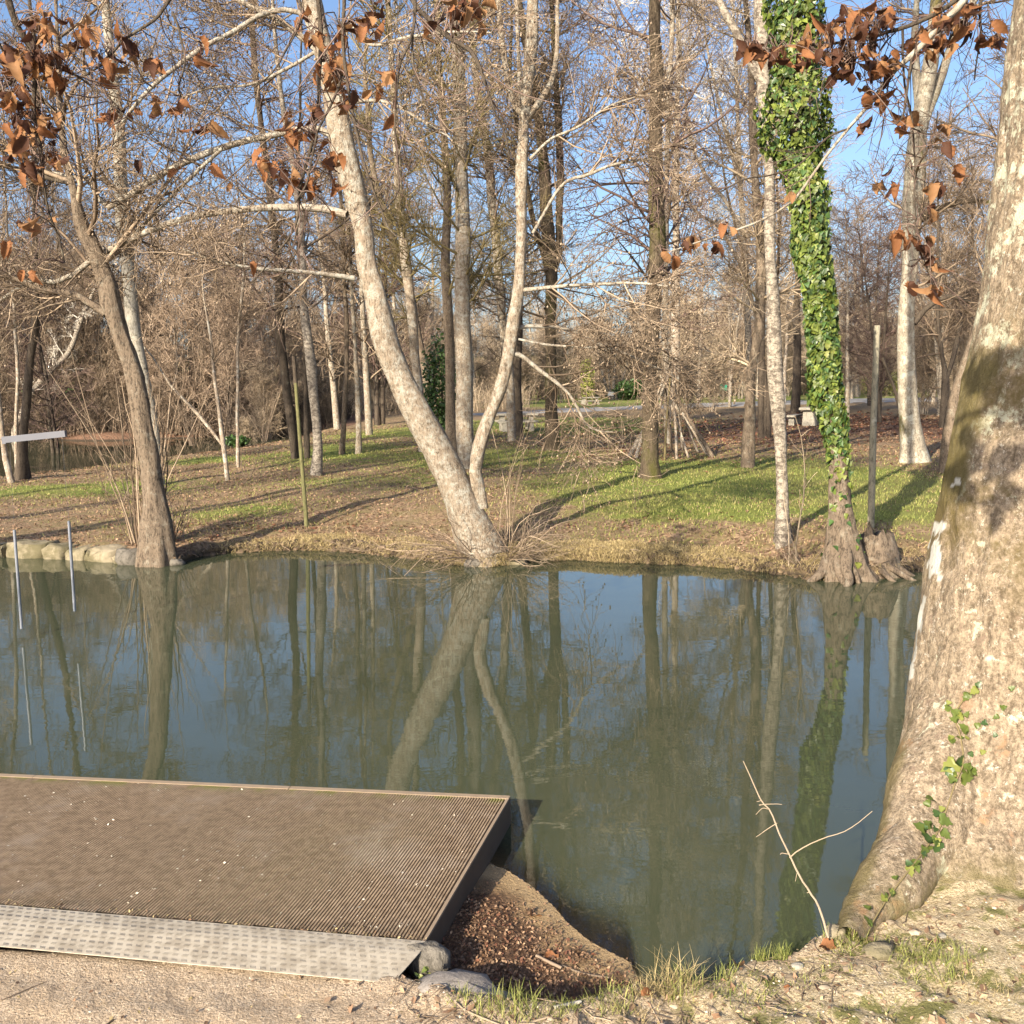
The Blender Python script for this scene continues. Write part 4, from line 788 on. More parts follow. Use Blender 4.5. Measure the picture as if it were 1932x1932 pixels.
# ------------------------------------------------------------------ deck with aluminium ramp plate
def deck():
    NR = onz(800, 1781, Z_DECK)[:2]; FR = onz(963, 1502, Z_DECK)[:2]; FL = onz(0, 1460, Z_DECK)[:2]; NL = onz(0, 1712, Z_DECK)[:2]
    vdir = (FR - NR); dep = np.linalg.norm(vdir); vdir /= dep; ud = ((FL - FR) / np.linalg.norm(FL - FR) + (NL - NR) / np.linalg.norm(NL - NR)); ud /= np.linalg.norm(ud)
    udF = (FL - FR) / np.linalg.norm(FL - FR); udN = (NL - NR) / np.linalg.norm(NL - NR)
    T = thing('wooden_deck', 'low ribbed brown timber landing deck beside the river with an aluminium ramp plate', 'deck', (NR[0], NR[1], 0)); o = np.array([NR[0], NR[1], 0])
    k = NM('ribbed_decking'); v = k.coord(); f = k.noise(v, 24, 5, .75); g = k.noise(v, 2.6, 5, .7); wh = k.step(k.noise(v, 55, 4, .85), .66, .72)
    at = k.n('ShaderNodeObjectInfo').outputs['Random']; col = k.mix(k.step(f, .3, .7), (.195, .138, .088), (.35, .262, .175)); col = k.mix(k.math('MULTIPLY', at, .1), col, (.17, .125, .095))
    col = k.mix(k.math('MULTIPLY', k.step(g, .5, .68), .5), col, (.40, .33, .26)); col = k.mix(k.math('MULTIPLY', wh, .6), col, (.62, .56, .47)); oy = k.n('ShaderNodeSeparateXYZ'); k.l(k.n('ShaderNodeTexCoord').outputs['Object'], oy.inputs[0]); edge_m = k.math('MULTIPLY', k.step(oy.outputs[1], .93, .995), k.step(k.noise(v, 7, 4, .7), .42, .6)); col = k.mix(k.math('MULTIPLY', edge_m, .8), col, (.20, .20, .05)); nearm = k.math('MULTIPLY', k.step(oy.outputs[1], .16, .02), k.step(k.noise(v, 16, 5, .8), .45, .6)); col = k.mix(k.math('MULTIPLY', nearm, .6), col, (.12, .09, .06)); k.bsdf(col, .88, f, .003, .6, spec=.2)
    PW = .1485; NRIB = 12; pitch = (PW - .0004) / NRIB; prof = []
    for i in range(NRIB):
        x = i * pitch; prof += [(x, -.002), (x + pitch * .30, -.002), (x + pitch * .38, .0055), (x + pitch * .90, .0055), (x + pitch * .98, -.002)]
    prof = [(0, -.028)] + prof[1:] + [(NRIB * pitch, 0), (NRIB * pitch, -.028)]; prof = np.array(prof); L0 = 1.0
    npf = len(prof); Vp = np.concatenate([np.stack([prof[:, 0], np.full(npf, y), prof[:, 1]], 1) for y in (0, L0)]); Fp = [(i, i + 1, npf + i + 1, npf + i) for i in range(npf - 1)]
    pm = mesh('plank', Vp, [np.array(Fp), np.array([(npf - 1, 0, npf, 2 * npf - 1)])], [k.m], None, False)
    edge = plain('deck_edge_wood', (.40, .31, .22), (.28, .21, .15), 20); fasc = plain('fascia_wood', (.10, .07, .05), (.15, .11, .08), 12); fr_ = .012
    nb = 30
    for i in range(nb):
        s0 = fr_ + .004 + i * PW; pn = NR + udN * (s0) + vdir * .02; pf = FR + udF * (s0) - vdir * (.030 + .004); pn2 = NR + udN * (s0 + PW) + vdir * .02
        yv = pf - pn; ln = np.linalg.norm(yv); yv /= ln; xv = np.array([yv[1], -yv[0]]); xv = -xv if xv @ ud < 0 else xv
        q = obj('plank', pm, T); mt = Matrix.Identity(4); sx = ((pn2 - pn) @ xv) / PW
        for r_ in range(2): mt[r_][0] = xv[r_] * sx; mt[r_][1] = yv[r_] * ln
        for r_ in range(2): mt[r_][3] = pn[r_] - o[r_]
        mt[2][3] = Z_DECK - .0055 ; q.matrix_local = mt
    def bar(name, a, b, wd, z0, z1, mtl, side):
        a = np.array(a); b = np.array(b); d = b - a; d /= np.linalg.norm(d); n = np.array([d[1], -d[0]]) * side; V = []
        for z in (z0, z1):
            for p_ in (a, b, b + n * wd, a + n * wd): V.append([*(p_ - o[:2]), z])
        mb = MB().add(V, [(0, 3, 2, 1), (4, 5, 6, 7), (0, 1, 5, 4), (1, 2, 6, 5), (2, 3, 7, 6), (3, 0, 4, 7)]); obj(name, mb.mesh(name, [mtl]), T)
    bar('edge_strip', NR, FR, fr_, .1215, Z_DECK + .001, edge, -1)
    for a_, b_ in ((0, 1.02), (1.024, 2.3), (2.304, 4.6)): bar('edge_strip', FR + udF * (a_ + .0015 * (a_ == 0)) - vdir * .030, FR + udF * b_ - vdir * .030, .030, .075, Z_DECK + .002, edge, 1 if True else -1)
    bar('fascia', NR, FR, .0115, .00, .121, fasc, -1); bar('fascia', FR + udF * .03, FR + udF * 4.6, .024, -.02, .074, fasc, -1 if False else -1)
    bar('support_beam', NR + udN * .2, FR + udF * .2, .09, -.5, .07, fasc, -1); bar('support_beam', NR + udN * .04 + vdir * .35, NR + udN * 4.5 + vdir * .35, .07, .0, .07, fasc, 1)
    # ramp plate: flat part on the deck, bend, slope down to the path
    A = onz(806, 1780, Z_DECK + .004)[:2]; Bk = (onz(762, 1800, Z_DECK + .004)[:2]); Cc = onz(768, 1836, .115)[:2]; uu = udN
    w1 = .085; w2 = .12; zt = Z_DECK + .0045
    nrm = np.array([-uu[1], uu[0]]); nrm = nrm if nrm[1] < 0 else -nrm
    prof = [(-.012, zt), (w1 - .03, zt), (w1 - .015, zt - .0008), (w1, zt - .0022), (w1 + .02, zt - .0045), (w1 + w2, .118)]
    # the end is cut slightly skew
    skew = [0.0, .010, .014, .018, .024, .055]; V = []; n_ = len(prof)
    for end in (0, 1):
        for (dd, z), s_ in zip(prof, skew):
            q = A + nrm * dd + uu * (s_ if not end else 4.2); V.append([*(q - o[:2]), z])
    V = np.array(V); V2 = V.copy(); V2[:, 2] -= .003; Va = np.vstack([V, V2]); m_ = 2 * n_
    Fq = [(i, i + 1, n_ + i + 1, n_ + i) for i in range(n_ - 1)] + [(m_ + i, m_ + n_ + i, m_ + n_ + i + 1, m_ + i + 1) for i in range(n_ - 1)] + [(i, m_ + i, m_ + i + 1, i + 1) for i in range(n_ - 1)] + [(n_ - 1, m_ + n_ - 1, m_ + 2 * n_ - 1, 2 * n_ - 1), (0, n_, m_ + n_, m_)]
    k = NM('aluminium_plate'); v = k.coord(); f = k.noise(v, 18, 5, .7); g = k.noise(v, 90, 4, .8)
    col = k.mix(k.step(f, .4, .65), (.42, .375, .305), (.30, .26, .205)); col = k.mix(k.math('MULTIPLY', k.step(g, .6, .7), .6), col, (.33, .26, .19)); k.bsdf(col, k.math('ADD', .42, k.math('MULTIPLY', g, .25)), f, .002, .3, metal=.12, spec=.4); M['metal'] = k.m
    obj('ramp_plate', mesh('ramp_plate', Va, [np.array(Fq)], [k.m], None, False), T)
    # raised quintet bars of the tread plate
    P3 = [np.array([*(A + nrm * dd - o[:2]), z]) for dd, z in prof]; cum = np.concatenate([[0], np.cumsum([np.linalg.norm(P3[i + 1] - P3[i]) for i in range(n_ - 1)])]); tot = cum[-1]; U3 = np.array([*uu, 0])
    bv = MB(); rows_ = 9; ptc = .034; bump = []
    for r_ in range(rows_):
        s_ = (r_ + .55) / rows_ * tot; i = min(np.searchsorted(cum, s_) - 1, n_ - 2); t_ = (s_ - cum[i]) / (cum[i + 1] - cum[i]); base = P3[i] * (1 - t_) + P3[i + 1] * t_; sl = (P3[i + 1] - P3[i]); sl /= np.linalg.norm(sl); nn = np.cross(U3, sl); nn = nn if nn[2] > 0 else -nn
        for c_ in range(75):
            uo = c_ * ptc + (.017 if r_ % 2 else 0) + .03 + np.interp(s_, cum, skew)
            if uo > 2.7: continue
            for b_ in range(5):
                ctr = base + U3 * (uo + (b_ - 2) * .0042 ) + nn * .0006; dv = (sl * (1 if r_ % 2 else 1) + U3 * (.35 if r_ % 2 else -.35)); dv /= np.linalg.norm(dv); sd_ = np.cross(nn, dv)
                a_, w_, h_ = .0072, .0010, .0009
                bv.V.append(np.array([ctr - dv * a_, ctr - dv * a_ * .6 + sd_ * w_, ctr + dv * a_ * .6 + sd_ * w_, ctr + dv * a_, ctr + dv * a_ * .6 - sd_ * w_, ctr - dv * a_ * .6 - sd_ * w_, ctr - dv * a_ * .5 + nn * h_, ctr + dv * a_ * .5 + nn * h_])); o_ = bv.n
                for f_ in ((0, 1, 6), (5, 0, 6), (2, 3, 7), (3, 4, 7)): bv.F.setdefault(3, []).append([x + o_ for x in f_])
                for f_ in ((1, 2, 7, 6), (4, 5, 6, 7)): bv.F.setdefault(4, []).append([x + o_ for x in f_])
                bv.n += 8
    obj('tread_bars', bv.mesh('tread_bars', [k.m]), T, kind='stuff')
    return NR, FR, udN, udF, vdir
NR, FR, udN, udF, VD = deck()
# ------------------------------------------------------------------ overhanging branches that keep their dead leaves
OAK = [(.012, 0), (.10, .05), (.22, .14), (.24, .22), (.32, .30), (.29, .38), (.36, .48), (.32, .57), (.36, .66), (.28, .76), (.24, .85), (.12, .95), (.01, 1.0)]
deadm = []
for s_ in range(9):
    rg = np.random.default_rng(300 + s_); ol = [(x * rg.uniform(.82, 1.12), y + rg.normal(0, .012)) for x, y in OAK]
    deadm.append(leaf_mesh('leaf', ol, ('leaf_a', 'leaf_b', 'leaf_c', 'leaf_a', 'leaf_b', 'leaf_a', 'leaf_b', 'leaf_b', 'leaf_c')[s_], rg.uniform(.5, 1.7), rg.uniform(.2, 1.1), 60 + s_))
def leafy_branch(label, D, paths, clusters, seed, bk='dark', size=(16, 31), dark=.36):
    """paths: picture-plane curves at distance D; clusters: (x, y, rx, ry, n) groups of hanging leaves"""
    rg = np.random.default_rng(seed); o = atD(paths[0][0][0], paths[0][0][1], D); T = thing('leafy_branch', label, 'branch', tuple(o), 'overhanging branches with dead leaves')
    S = []
    for pt in paths:
        s = stem_world([q_[:3] for q_ in pt], D, 22, None, dy=rg.uniform(-.3, .3)); s[:, :3] += fbm(s[:, :3] * 5, 2, seed)[:, None] * .015; S.append(s)
    for s, bb in zip(S, paths):
        V, Qd = sweep(s[None, :, :3], s[None, :, 3], 7); me = mesh('stem', V, Qd, [M[bk if len(bb[0]) < 4 else bb[0][3]]]); local(me, o); obj('stem', me, T)
    allp = np.concatenate([s[:, :3] for s in S]); tw = []
    for (cx, cy, rx, ry, n) in clusters:
        for _ in range(int(n * 1.15 + .5)):
            a, b = cx + rg.normal(0, rx * .5), cy + rg.normal(0, ry * .5); p = atD(a, b, D + rg.normal(0, .14)); sz = rg.uniform(*size) / FPX * D
            up = rg.normal([0, 0, -1], .42); nn = rg.normal(0, 1, 3); nn[1] -= .6
            L_ = obj('leaf', deadm[int(rg.choice([0, 3, 5, 2, 8] if rg.random() > dark else [1, 4, 6, 7]))], T); set_mat(L_, p - o, basis(nn / np.linalg.norm(nn), up, rg.normal(0, .3)), sz)
            j = np.argmin(np.linalg.norm(allp - p, axis=1)); q = allp[j]; mid = (p + q) / 2 + np.array([0, 0, .04]) + rg.normal(0, .02, 3)
            if np.linalg.norm(p - q) < 1.2: tw.append(np.stack([q, q * .6 + mid * .4 + rg.normal(0, .008, 3), mid, p * .5 + mid * .5 + [0, 0, .01], p]))
    if tw:
        P = np.array(tw); R = np.broadcast_to(np.linspace(.0032, .0014, 5), P.shape[:2]); V, Qd = sweep(P, R, 4); me = mesh('twig', V, Qd, [M['twig_purple']]); local(me, o); obj('twig', me, T, kind='stuff')
    # bare side twigs
    Pm = np.stack([smooth_path(s, 12) for s in S]); P1, R1 = grow(Pm[..., :3], Pm[..., 3], 7, .1, 1, 50, .45, 6, .5, .12, .0, .004, .4, .0018, rg=rg); P2, R2 = grow(P1, R1, 3, .2, 1, 45, .2, 4, .7, .15, 0, .003, .5, .0013, rg=rg)
    V, Qd = sweep(P1, R1, 4); V2, Q2 = sweep(P2, R2, 3); me = mesh('twig', np.vstack([V, V2]), np.vstack([Qd, Q2 + len(V)]), [M['twig_purple']]); local(me, o); obj('twig', me, T, kind='stuff')
    return T
leafy_branch('long dark twig hung with a dense mass of orange leaves at the upper left corner', 4.6,
    [[(8, -30, 15), (25, 25, 12), (48, 75, 11), (62, 115, 10), (66, 200, 8), (76, 300, 7), (98, 400, 5), (115, 450, 4), (126, 492, 3)], [(62, 118, 6), (30, 150, 5), (0, 170, 4), (-30, 180, 3)], [(63, 140, 6), (100, 130, 5), (150, 150, 4), (200, 182, 3), (270, 240, 3), (330, 258, 2)]],
    [(95, 40, 40, 30, 14), (70, 55, 30, 20, 6), (30, 110, 42, 34, 24), (85, 120, 40, 34, 22), (30, 170, 30, 28, 14), (110, 145, 18, 18, 6), (25, 195, 20, 20, 6), (35, 235, 34, 22, 14), (85, 228, 26, 20, 8), (35, 270, 32, 26, 14), (55, 300, 14, 14, 4), (105, 295, 20, 22, 10), (60, 325, 10, 8, 3), (8, 455, 8, 12, 2), (50, 510, 20, 8, 3), (45, 415, 14, 14, 4), (108, 405, 6, 6, 1)], 21)
leafy_branch('thin twig crossing the upper left sky with scattered brown leaves', 5.2,
    [[(340, -30, 7), (300, 30, 6), (235, 75, 5), (180, 130, 4), (120, 160, 3)], [(330, 20, 5), (350, 110, 4), (345, 175, 3), (400, 240, 2)]],
    [(165, 50, 18, 16, 6), (135, 75, 12, 14, 4), (195, 105, 30, 26, 9), (235, 80, 14, 24, 6), (240, 125, 10, 10, 2), (188, 150, 8, 12, 2), (292, 190, 10, 16, 4), (215, 210, 20, 14, 5), (252, 205, 10, 14, 2), (295, 110, 12, 14, 4), (370, 105, 10, 14, 3), (375, 75, 10, 8, 2), (345, 195, 12, 10, 3), (362, 243, 14, 10, 3), (403, 235, 6, 16, 2), (400, 320, 6, 14, 1), (265, 305, 7, 8, 1), (337, 315, 8, 8, 2), (440, 345, 5, 5, 1)], 22)
leafy_branch('hanging twig with brown leaves in front of the pale leaning stem', 4.4,
    [[(600, -30, 9), (602, 60, 8), (601, 133, 8), (597, 200, 7), (583, 290, 6), (572, 350, 5), (566, 400, 5), (545, 450, 4), (520, 480, 4), (500, 505, 3), (476, 532, 3)], [(520, 480, 3), (548, 470, 3), (560, 430, 3), (573, 405, 3)], [(565, -30, 6), (566, 20, 5), (555, 60, 4), (520, 130, 3), (484, 163, 2)], [(640, 110, 5), (636, 165, 5), (600, 250, 4), (590, 330, 4), (560, 380, 3)],
     [(576, 400, 4), (560, 470, 3), (532, 515, 3), (497, 558, 2)]],
    [(598, 60, 14, 30, 5), (590, 70, 8, 14, 3), (640, 70, 12, 20, 4), (625, 125, 34, 20, 10), (648, 180, 14, 22, 6), (545, 232, 14, 22, 7), (590, 205, 22, 18, 5), (578, 240, 18, 30, 6), (495, 308, 14, 18, 6), (525, 320, 14, 18, 5), (560, 330, 18, 18, 6), (590, 340, 12, 16, 4), (628, 300, 14, 40, 9), (632, 345, 10, 14, 3), (623, 385, 6, 18, 1), (470, 498, 8, 18, 1), (575, 20, 10, 16, 3), (640, 50, 10, 16, 2)], 23)
leafy_branch('dark drooping twigs with a few leaves at the top centre left', 4.2,
    [[(645, -30, 7), (648, 130, 6), (671, 233, 6), (690, 300, 5), (701, 334, 5), (721, 400, 4), (744, 440, 3), (770, 452, 2)], [(778, -30, 6), (776, 67, 5, 'twig_olive'), (751, 133, 5), (752, 230, 4), (753, 317, 4), (754, 360, 4), (735, 385, 3), (721, 402, 3)], [(777, 0, 5), (778, 100, 4), (794, 167, 4), (824, 217, 3), (860, 250, 2)]],
    [(700, 40, 20, 22, 9), (680, 55, 14, 16, 4), (740, 140, 12, 20, 4), (700, 165, 10, 14, 3), (672, 165, 10, 6, 1), (715, 10, 12, 8, 2), (650, 190, 10, 14, 2), (805, 48, 10, 14, 2), (740, 215, 5, 6, 1)], 24)
leafy_branch('dark curved branch arching down at the top centre with brown leaves', 4.8,
    [[(755, -40, 10), (775, 0, 9), (798, 27, 9), (844, 67, 8), (891, 97, 8), (911, 143, 6), (925, 190, 5), (944, 240, 4), (958, 300, 3)]],
    [(855, 12, 20, 14, 6), (875, 30, 14, 18, 5), (905, 25, 14, 22, 5), (882, -4, 20, 12, 5), (800, 45, 8, 12, 2)], 25)
leafy_branch('long lichened branch slanting down at the upper right with drooping leaves', 5.0,
    [[(1850, -50, 15, 'limb'), (1821, 0, 13), (1771, 50, 12), (1738, 87, 11), (1688, 133, 9), (1664, 163, 8), (1641, 197, 7), (1611, 230, 6), (1554, 300, 5), (1521, 347, 5), (1488, 387, 4), (1421, 420, 4), (1371, 440, 3), (1290, 468, 3), (1250, 480, 2)], [(1600, 245, 4), (1560, 262, 4), (1530, 290, 3), (1500, 316, 3), (1450, 332, 3), (1400, 340, 3), (1340, 372, 2)], [(1723, 105, 6), (1712, 150, 5), (1704, 215, 4), (1690, 235, 3)]],
    [(1656, 180, 26, 16, 9), (1620, 240, 9, 14, 3), (1710, 222, 16, 14, 6), (1502, 357, 12, 12, 2), (1380, 430, 14, 10, 3), (1340, 455, 12, 12, 4), (1316, 445, 8, 14, 3), (1290, 462, 8, 10, 3), (1254, 470, 6, 10, 2), (1272, 478, 6, 8, 2), (1665, 130, 18, 14, 6), (1690, 110, 16, 14, 6), (1750, 60, 20, 20, 6), (1770, 30, 20, 20, 6)], 26)
leafy_branch('horizontal twig crowded with dark brown leaves across the ivy column', 4.9,
    [[(1830, -20, 9), (1760, 30, 8), (1688, 57, 7), (1640, 68, 6), (1588, 77, 5), (1540, 84, 5), (1488, 90, 4), (1440, 94, 3), (1402, 98, 2)], [(1660, 62, 5), (1630, 100, 4), (1600, 115, 3), (1560, 128, 3)]],
    [(1410, 92, 14, 12, 7), (1430, 85, 14, 10, 6), (1460, 90, 18, 8, 6), (1518, 80, 12, 16, 5), (1470, 110, 18, 8, 6), (1510, 108, 14, 10, 5), (1545, 95, 18, 14, 9), (1570, 55, 20, 30, 12), (1600, 40, 24, 30, 14), (1640, 30, 28, 30, 14), (1590, 100, 24, 20, 12), (1590, 130, 22, 16, 10), (1640, 85, 24, 24, 12), (1665, 25, 22, 26, 10), (1610, 140, 10, 8, 3), (1660, 120, 20, 20, 8)], 27, dark=.6)
leafy_branch('hanging twigs with dark leaves beside the huge near tree top', 5.4,
    [[(1855, -30, 6), (1851, 30, 5), (1852, 70, 4), (1846, 100, 3), (1840, 150, 2)], [(1815, -20, 7), (1812, 20, 5), (1800, 60, 4), (1780, 90, 3)]],
    [(1830, 10, 20, 14, 7), (1800, 45, 20, 12, 6), (1824, 50, 16, 12, 6), (1850, 75, 10, 14, 3), (1880, 66, 14, 14, 5), (1896, 72, 10, 10, 3), (1870, 45, 8, 8, 2), (1750, 95, 16, 18, 7), (1720, 80, 20, 20, 8), (1780, 70, 14, 12, 4)], 28, dark=.55)
leafy_branch('sparse hanging twig with tan leaves in front of the lichen covered tree', 5.2,
    [[(1700, 60, 5), (1706, 140, 4), (1718, 230, 4), (1724, 330, 3), (1728, 400, 3), (1727, 440, 3)], [(1720, 240, 3), (1750, 250, 3), (1775, 245, 2)], [(1727, 430, 3), (1740, 480, 2), (1765, 540, 2)]],
    [(1770, 258, 12, 10, 2), (1795, 270, 8, 10, 2), (1800, 312, 8, 10, 2), (1665, 340, 8, 12, 3), (1688, 345, 8, 8, 2), (1756, 348, 14, 8, 4), (1755, 385, 9, 12, 2), (1683, 445, 12, 12, 4), (1712, 445, 9, 12, 2), (1740, 455, 14, 20, 5), (1755, 480, 8, 12, 2), (1762, 495, 10, 8, 2), (1714, 495, 6, 12, 1), (1758, 530, 6, 10, 2), (1776, 545, 8, 12, 3), (1716, 528, 9, 8, 2), (1712, 220, 10, 8, 2)], 29, size=(20, 32), dark=.3)
# the same trees reach over the viewer: leaves behind and left of the camera throw the blotched shade on the huge trunk
def shade_branch():
    rg = np.random.default_rng(61); sv = -np.array(sdir); tgt = np.array([1.66, 3.25, 2.0]); o = tgt + sv * 2.9; T = thing('leafy_branch', 'branch of dead leaves reaching over the viewer out of the picture', 'branch', tuple(o), 'overhanging branches with dead leaves')
    side = np.array([sv[1], -sv[0], 0]); side /= np.linalg.norm(side); P = []
    for (a, b, n) in ((0, .12, 24), (.16, .2, 14), (-.2, -.02, 16), (.2, -.12, 14), (-.12, .36, 16), (.05, -.28, 8), (-.28, -.3, 10)):
        for _ in range(n):
            p = side * (a + rg.normal(0, .065)) + np.array([0, 0, b + rg.normal(0, .05)]) + sv * rg.normal(0, .25); P.append(p); L_ = obj('leaf', deadm[int(rg.integers(9))], T); set_mat(L_, p, basis(rg.normal(sv, .5), rg.normal([0, 0, -1], .5)), rg.uniform(.09, .13))
    st = np.array([[*(side * a * 1.5 + np.array([0, 0, .15 * math.sin(a * 3)])), .012] for a in np.linspace(-2.2, .4, 9)]); V, Qd = sweep(st[None, :, :3], st[None, :, 3], 6); obj('stem', mesh('stem', V, Qd, [M['dark']]), T)
    tw = [np.stack([st[np.argmin(np.linalg.norm(st[:, :3] - p, axis=1)), :3], p * .5 + [0, 0, .05], p]) for p in P]; V, Qd = sweep(np.array(tw), np.full((len(tw), 3), .002), 3); obj('twig', mesh('twig', V, Qd, [M['dark']]), T)
shade_branch()

# ------------------------------------------------------------------ poles, slalom gate, stick tent, tables, notices
def pole(name, label, pts, D, mt, group=None, capm=None):
    s = stem_world(pts, D, 14); g = float(H(s[:1, 0], s[:1, 1])[0]); o = np.array([s[0, 0], s[0, 1], g]); s[0, 2] = g - .3
    V, Qd = rough_tube(s[:, :3], s[:, 3], 12, .0025, 5); n = len(V); Vc = np.vstack([V, s[-1, :3]]); F3 = np.array([[n - 12 + i, n - 12 + (i + 1) % 12, n] for i in range(12)]); me = mesh(name, Vc, [Qd, F3], [M[mt]]); local(me, o)
    T = thing(name, label, 'pole', tuple(o), group); obj('shaft', me, T)
    if capm:
        c = s[-3:].copy(); c[:, 3] *= 1.06; V, Qd = sweep(c[None, :, :3], c[None, :, 3], 12); me = mesh('weathered_top', V, Qd, [M[capm]]); local(me, o); obj('weathered_top', me, T)
M['greenpole'] = bark('algae_green_wood', (.15, .145, .07), (.085, .085, .04), None, sc=9, st=.15, bd=.006)
M['greypole'] = bark('weathered_pole_wood', (.28, .255, .19), (.13, .12, .09), (.42, .40, .33), (.56, .62), 9, .3, 3, .006)
pole('wooden_pole', 'slim algae green wooden pole planted on the left bank', [(579, 996, 8.5), (566, 830, 7.5), (554, 672, 7)], hit(579, 994)[1], 'greenpole', 'wooden poles on the far bank', 'dark')
pole('wooden_pole', 'tall weathered grey pole right of the ivy clad tree', [(1643, 998, 13), (1648, 800, 12), (1655, 614, 11.5)], hit(1643, 996)[1], 'greypole', 'wooden poles on the far bank')
def gate():
    D = 7.9; k = NM('grey_plastic'); k.bsdf(k.mix(k.noise(k.coord(), 5), (.095, .10, .125), (.13, .135, .16)), .5); gm_ = k.m
    k = NM('galvanised_tube'); k.bsdf(k.mix(k.step(k.noise(k.coord((1, 1, .3)), 14), .4, .6), (.27, .29, .34), (.15, .17, .21)), .35, metal=.5); tm = k.m
    a = atD(5, 830, D); b = atD(124, 818, D); o = (a + b) / 2; T = thing('slalom_gate', 'slalom gate of a pale grey bar and two poles hanging above the water', 'slalom gate', tuple(o))
    d = (b - a) / np.linalg.norm(b - a); up = np.array([0, 0, 1.0]) - d * d[2]; up /= np.linalg.norm(up); nn = np.cross(d, up); Bm = np.stack([d, nn, up], 1)
    mb = MB(); mb.box((0, 0, 0), (np.linalg.norm(b - a), .035, .05), Bm); mb.box(tuple(-d * .235 - up * .026), (.03, .036, .012), Bm); obj('crossbar', mb.mesh('crossbar', [gm_]), T)
    for (x0, y0, x1, y1, xb) in ((27, 1000, 41, 1186, 18), (130, 983, 141, 1153, 117)):
        p0 = atD(x0, y0, D); p1 = atD(x1, y1, D); t0 = atD(xb, 828, D)
        mb = MB(); mb.tube([p0 - o, (p0 + p1) / 2 - o, p1 - o], [.0115, .0115, .0115], 10); obj('hanging_pole', mb.mesh('hanging_pole', [tm], False), T)
        mb = MB(); mb.tube([t0 - o, p0 - o], [.0007, .0007], 4, False); obj('cord', mb.mesh('cord', [gm_]), T)
    q = atD(255, 770, 11.2); e = b + (q - b); mid = (b + e) / 2 - np.array([0, 0, .04]); c = np.array([-9.0, 4.0, 2.7]); mb = MB()
    mb.tube([b - o, mid - o, e - o], [.002] * 3, 4, False); obj('cable', mb.mesh('cable', [M['dark']]), T); mb = MB(); mb.tube([a - o, (a + c) / 2 - o - [0, 0, .1], c - o], [.002] * 3, 4, False); obj('cable', mb.mesh('cable', [M['dark']]), T)
gate()
def tent():
    ap = atD(1262, 712, 21.3); g = hit(1262, 852); T = thing('stick_tent', 'tent of long peeled sticks leaning together behind the tall dark trunk', 'stick tent', (ap[0], ap[1], float(H(ap[:1], ap[1:2])[0]))); o = np.array(T.location)
    rg = np.random.default_rng(5)
    for fx, dy_, w_, mt in ((1186, -.7, 11, 'birch'), (1200, -.9, 9, 'pale'), (1256, -1.2, 6, 'twig_olive'), (1279, -1.1, 7, 'pale'), (1302, -.8, 6, 'pale'), (1350, -.6, 11, 'brown'), (1338, .0, 7, 'pale'), (1230, .9, 7, 'pale'), (1290, 1.1, 7, 'pale'), (1320, .7, 6, 'pale'), (1212, .3, 7, 'birch'), (1345, -.5, 6, 'pale'), (1270, .9, 6, 'brown')):
        y = 21.3 + dy_; x = xat(fx, y); f = np.array([x, y, float(H(np.array([x]), np.array([y]))[0]) - .04]); a = ap + rg.normal(0, .06, 3); tp = a + (a - f) * rg.uniform(.05, .3); r = w_ * .5 * 21.3 / FPX * .8
        s = smooth_path(np.array([[*f, r], [*(f * .5 + a * .5 + rg.normal(0, .03, 3)), r * .8], [*a, r * .6], [*tp, r * .4]]), 10); V, Qd = sweep(s[None, :, :3], s[None, :, 3], 6); me = mesh('stick', V, Qd, [M[mt]]); local(me, o); obj('stick', me, T)
tent()
M['stone'] = bark('table_stone', (.30, .28, .24), (.20, .185, .16), (.42, .40, .35), (.55, .62), 8, 1, 3, .01)
M['darkwood'] = plain('picnic_wood', (.16, .12, .09), (.24, .19, .15), 4)
def table(label, px, py, D, rz, sc=1.0, full=True, mt='stone'):
    x = xat(px, D); g = float(H(np.array([x]), np.array([D]))[0]); T = thing('picnic_table', label, 'picnic table', (x, D, g), 'stone picnic tables in the park', (0, 0, rz)); T.scale = (sc,) * 3
    obj('table_top', MB().box((0, 0, .74), (1.9, .8, .09), jit=.004).mesh('table_top', [M[mt]]), T)
    for sx in (-.65, .65): obj('leg', MB().box((sx, 0, .345), (.22, .6, .70), taper=.9, jit=.004).mesh('leg', [M[mt]]), T)
    if full:
        for sy in (-.75, .75):
            b = obj('bench', MB().box((0, sy, .43), (1.8, .32, .08), jit=.004).mesh('bench', [M[mt]]), T)
            for sx in (-.6, .6): obj('support', MB().box((sx, sy, .19), (.2, .24, .40), taper=.9).mesh('support', [M[mt]]), b)
table('stone picnic table in shade right behind the V shaped alder', 977, 820, 33, .1, .72, mt='stone')
table('far sunlit picnic table at the edge of the park road', 1116, 772, 62, .25, .62, mt='stone')
table('pale stone picnic table partly hidden by the ivy clad trunk', 1535, 795, 33, 1.1, .78)
def notice(label, px, py, D, col, h, wd, hh):
    x = xat(px, D); g = float(H(np.array([x]), np.array([D]))[0]); z = CAM[2] + (atD(px, py, D)[2] - CAM[2]); T = thing('notice_sign', label, 'sign', (x, D, g)); k = NM('sign_paint'); k.bsdf(k.mix(k.noise(k.coord(), 3), col, tuple(c * .85 for c in col)), .5)
    obj('post', MB().box((0, .03, (z - g) / 2), (.06, .05, z - g)).mesh('post', [M['darkwood']]), T); obj('panel', MB().box((0, 0, z - g), (wd, .03, hh)).mesh('panel', [k.m]), T)
notice('small white notice far off in front of the white willow', 1155, 743, 78, (.8, .8, .78), 1, .42, .30)
notice('small green sign far off left of the gnarled trunk', 1366, 731, 70, (.03, .22, .14), 1, .5, .38)
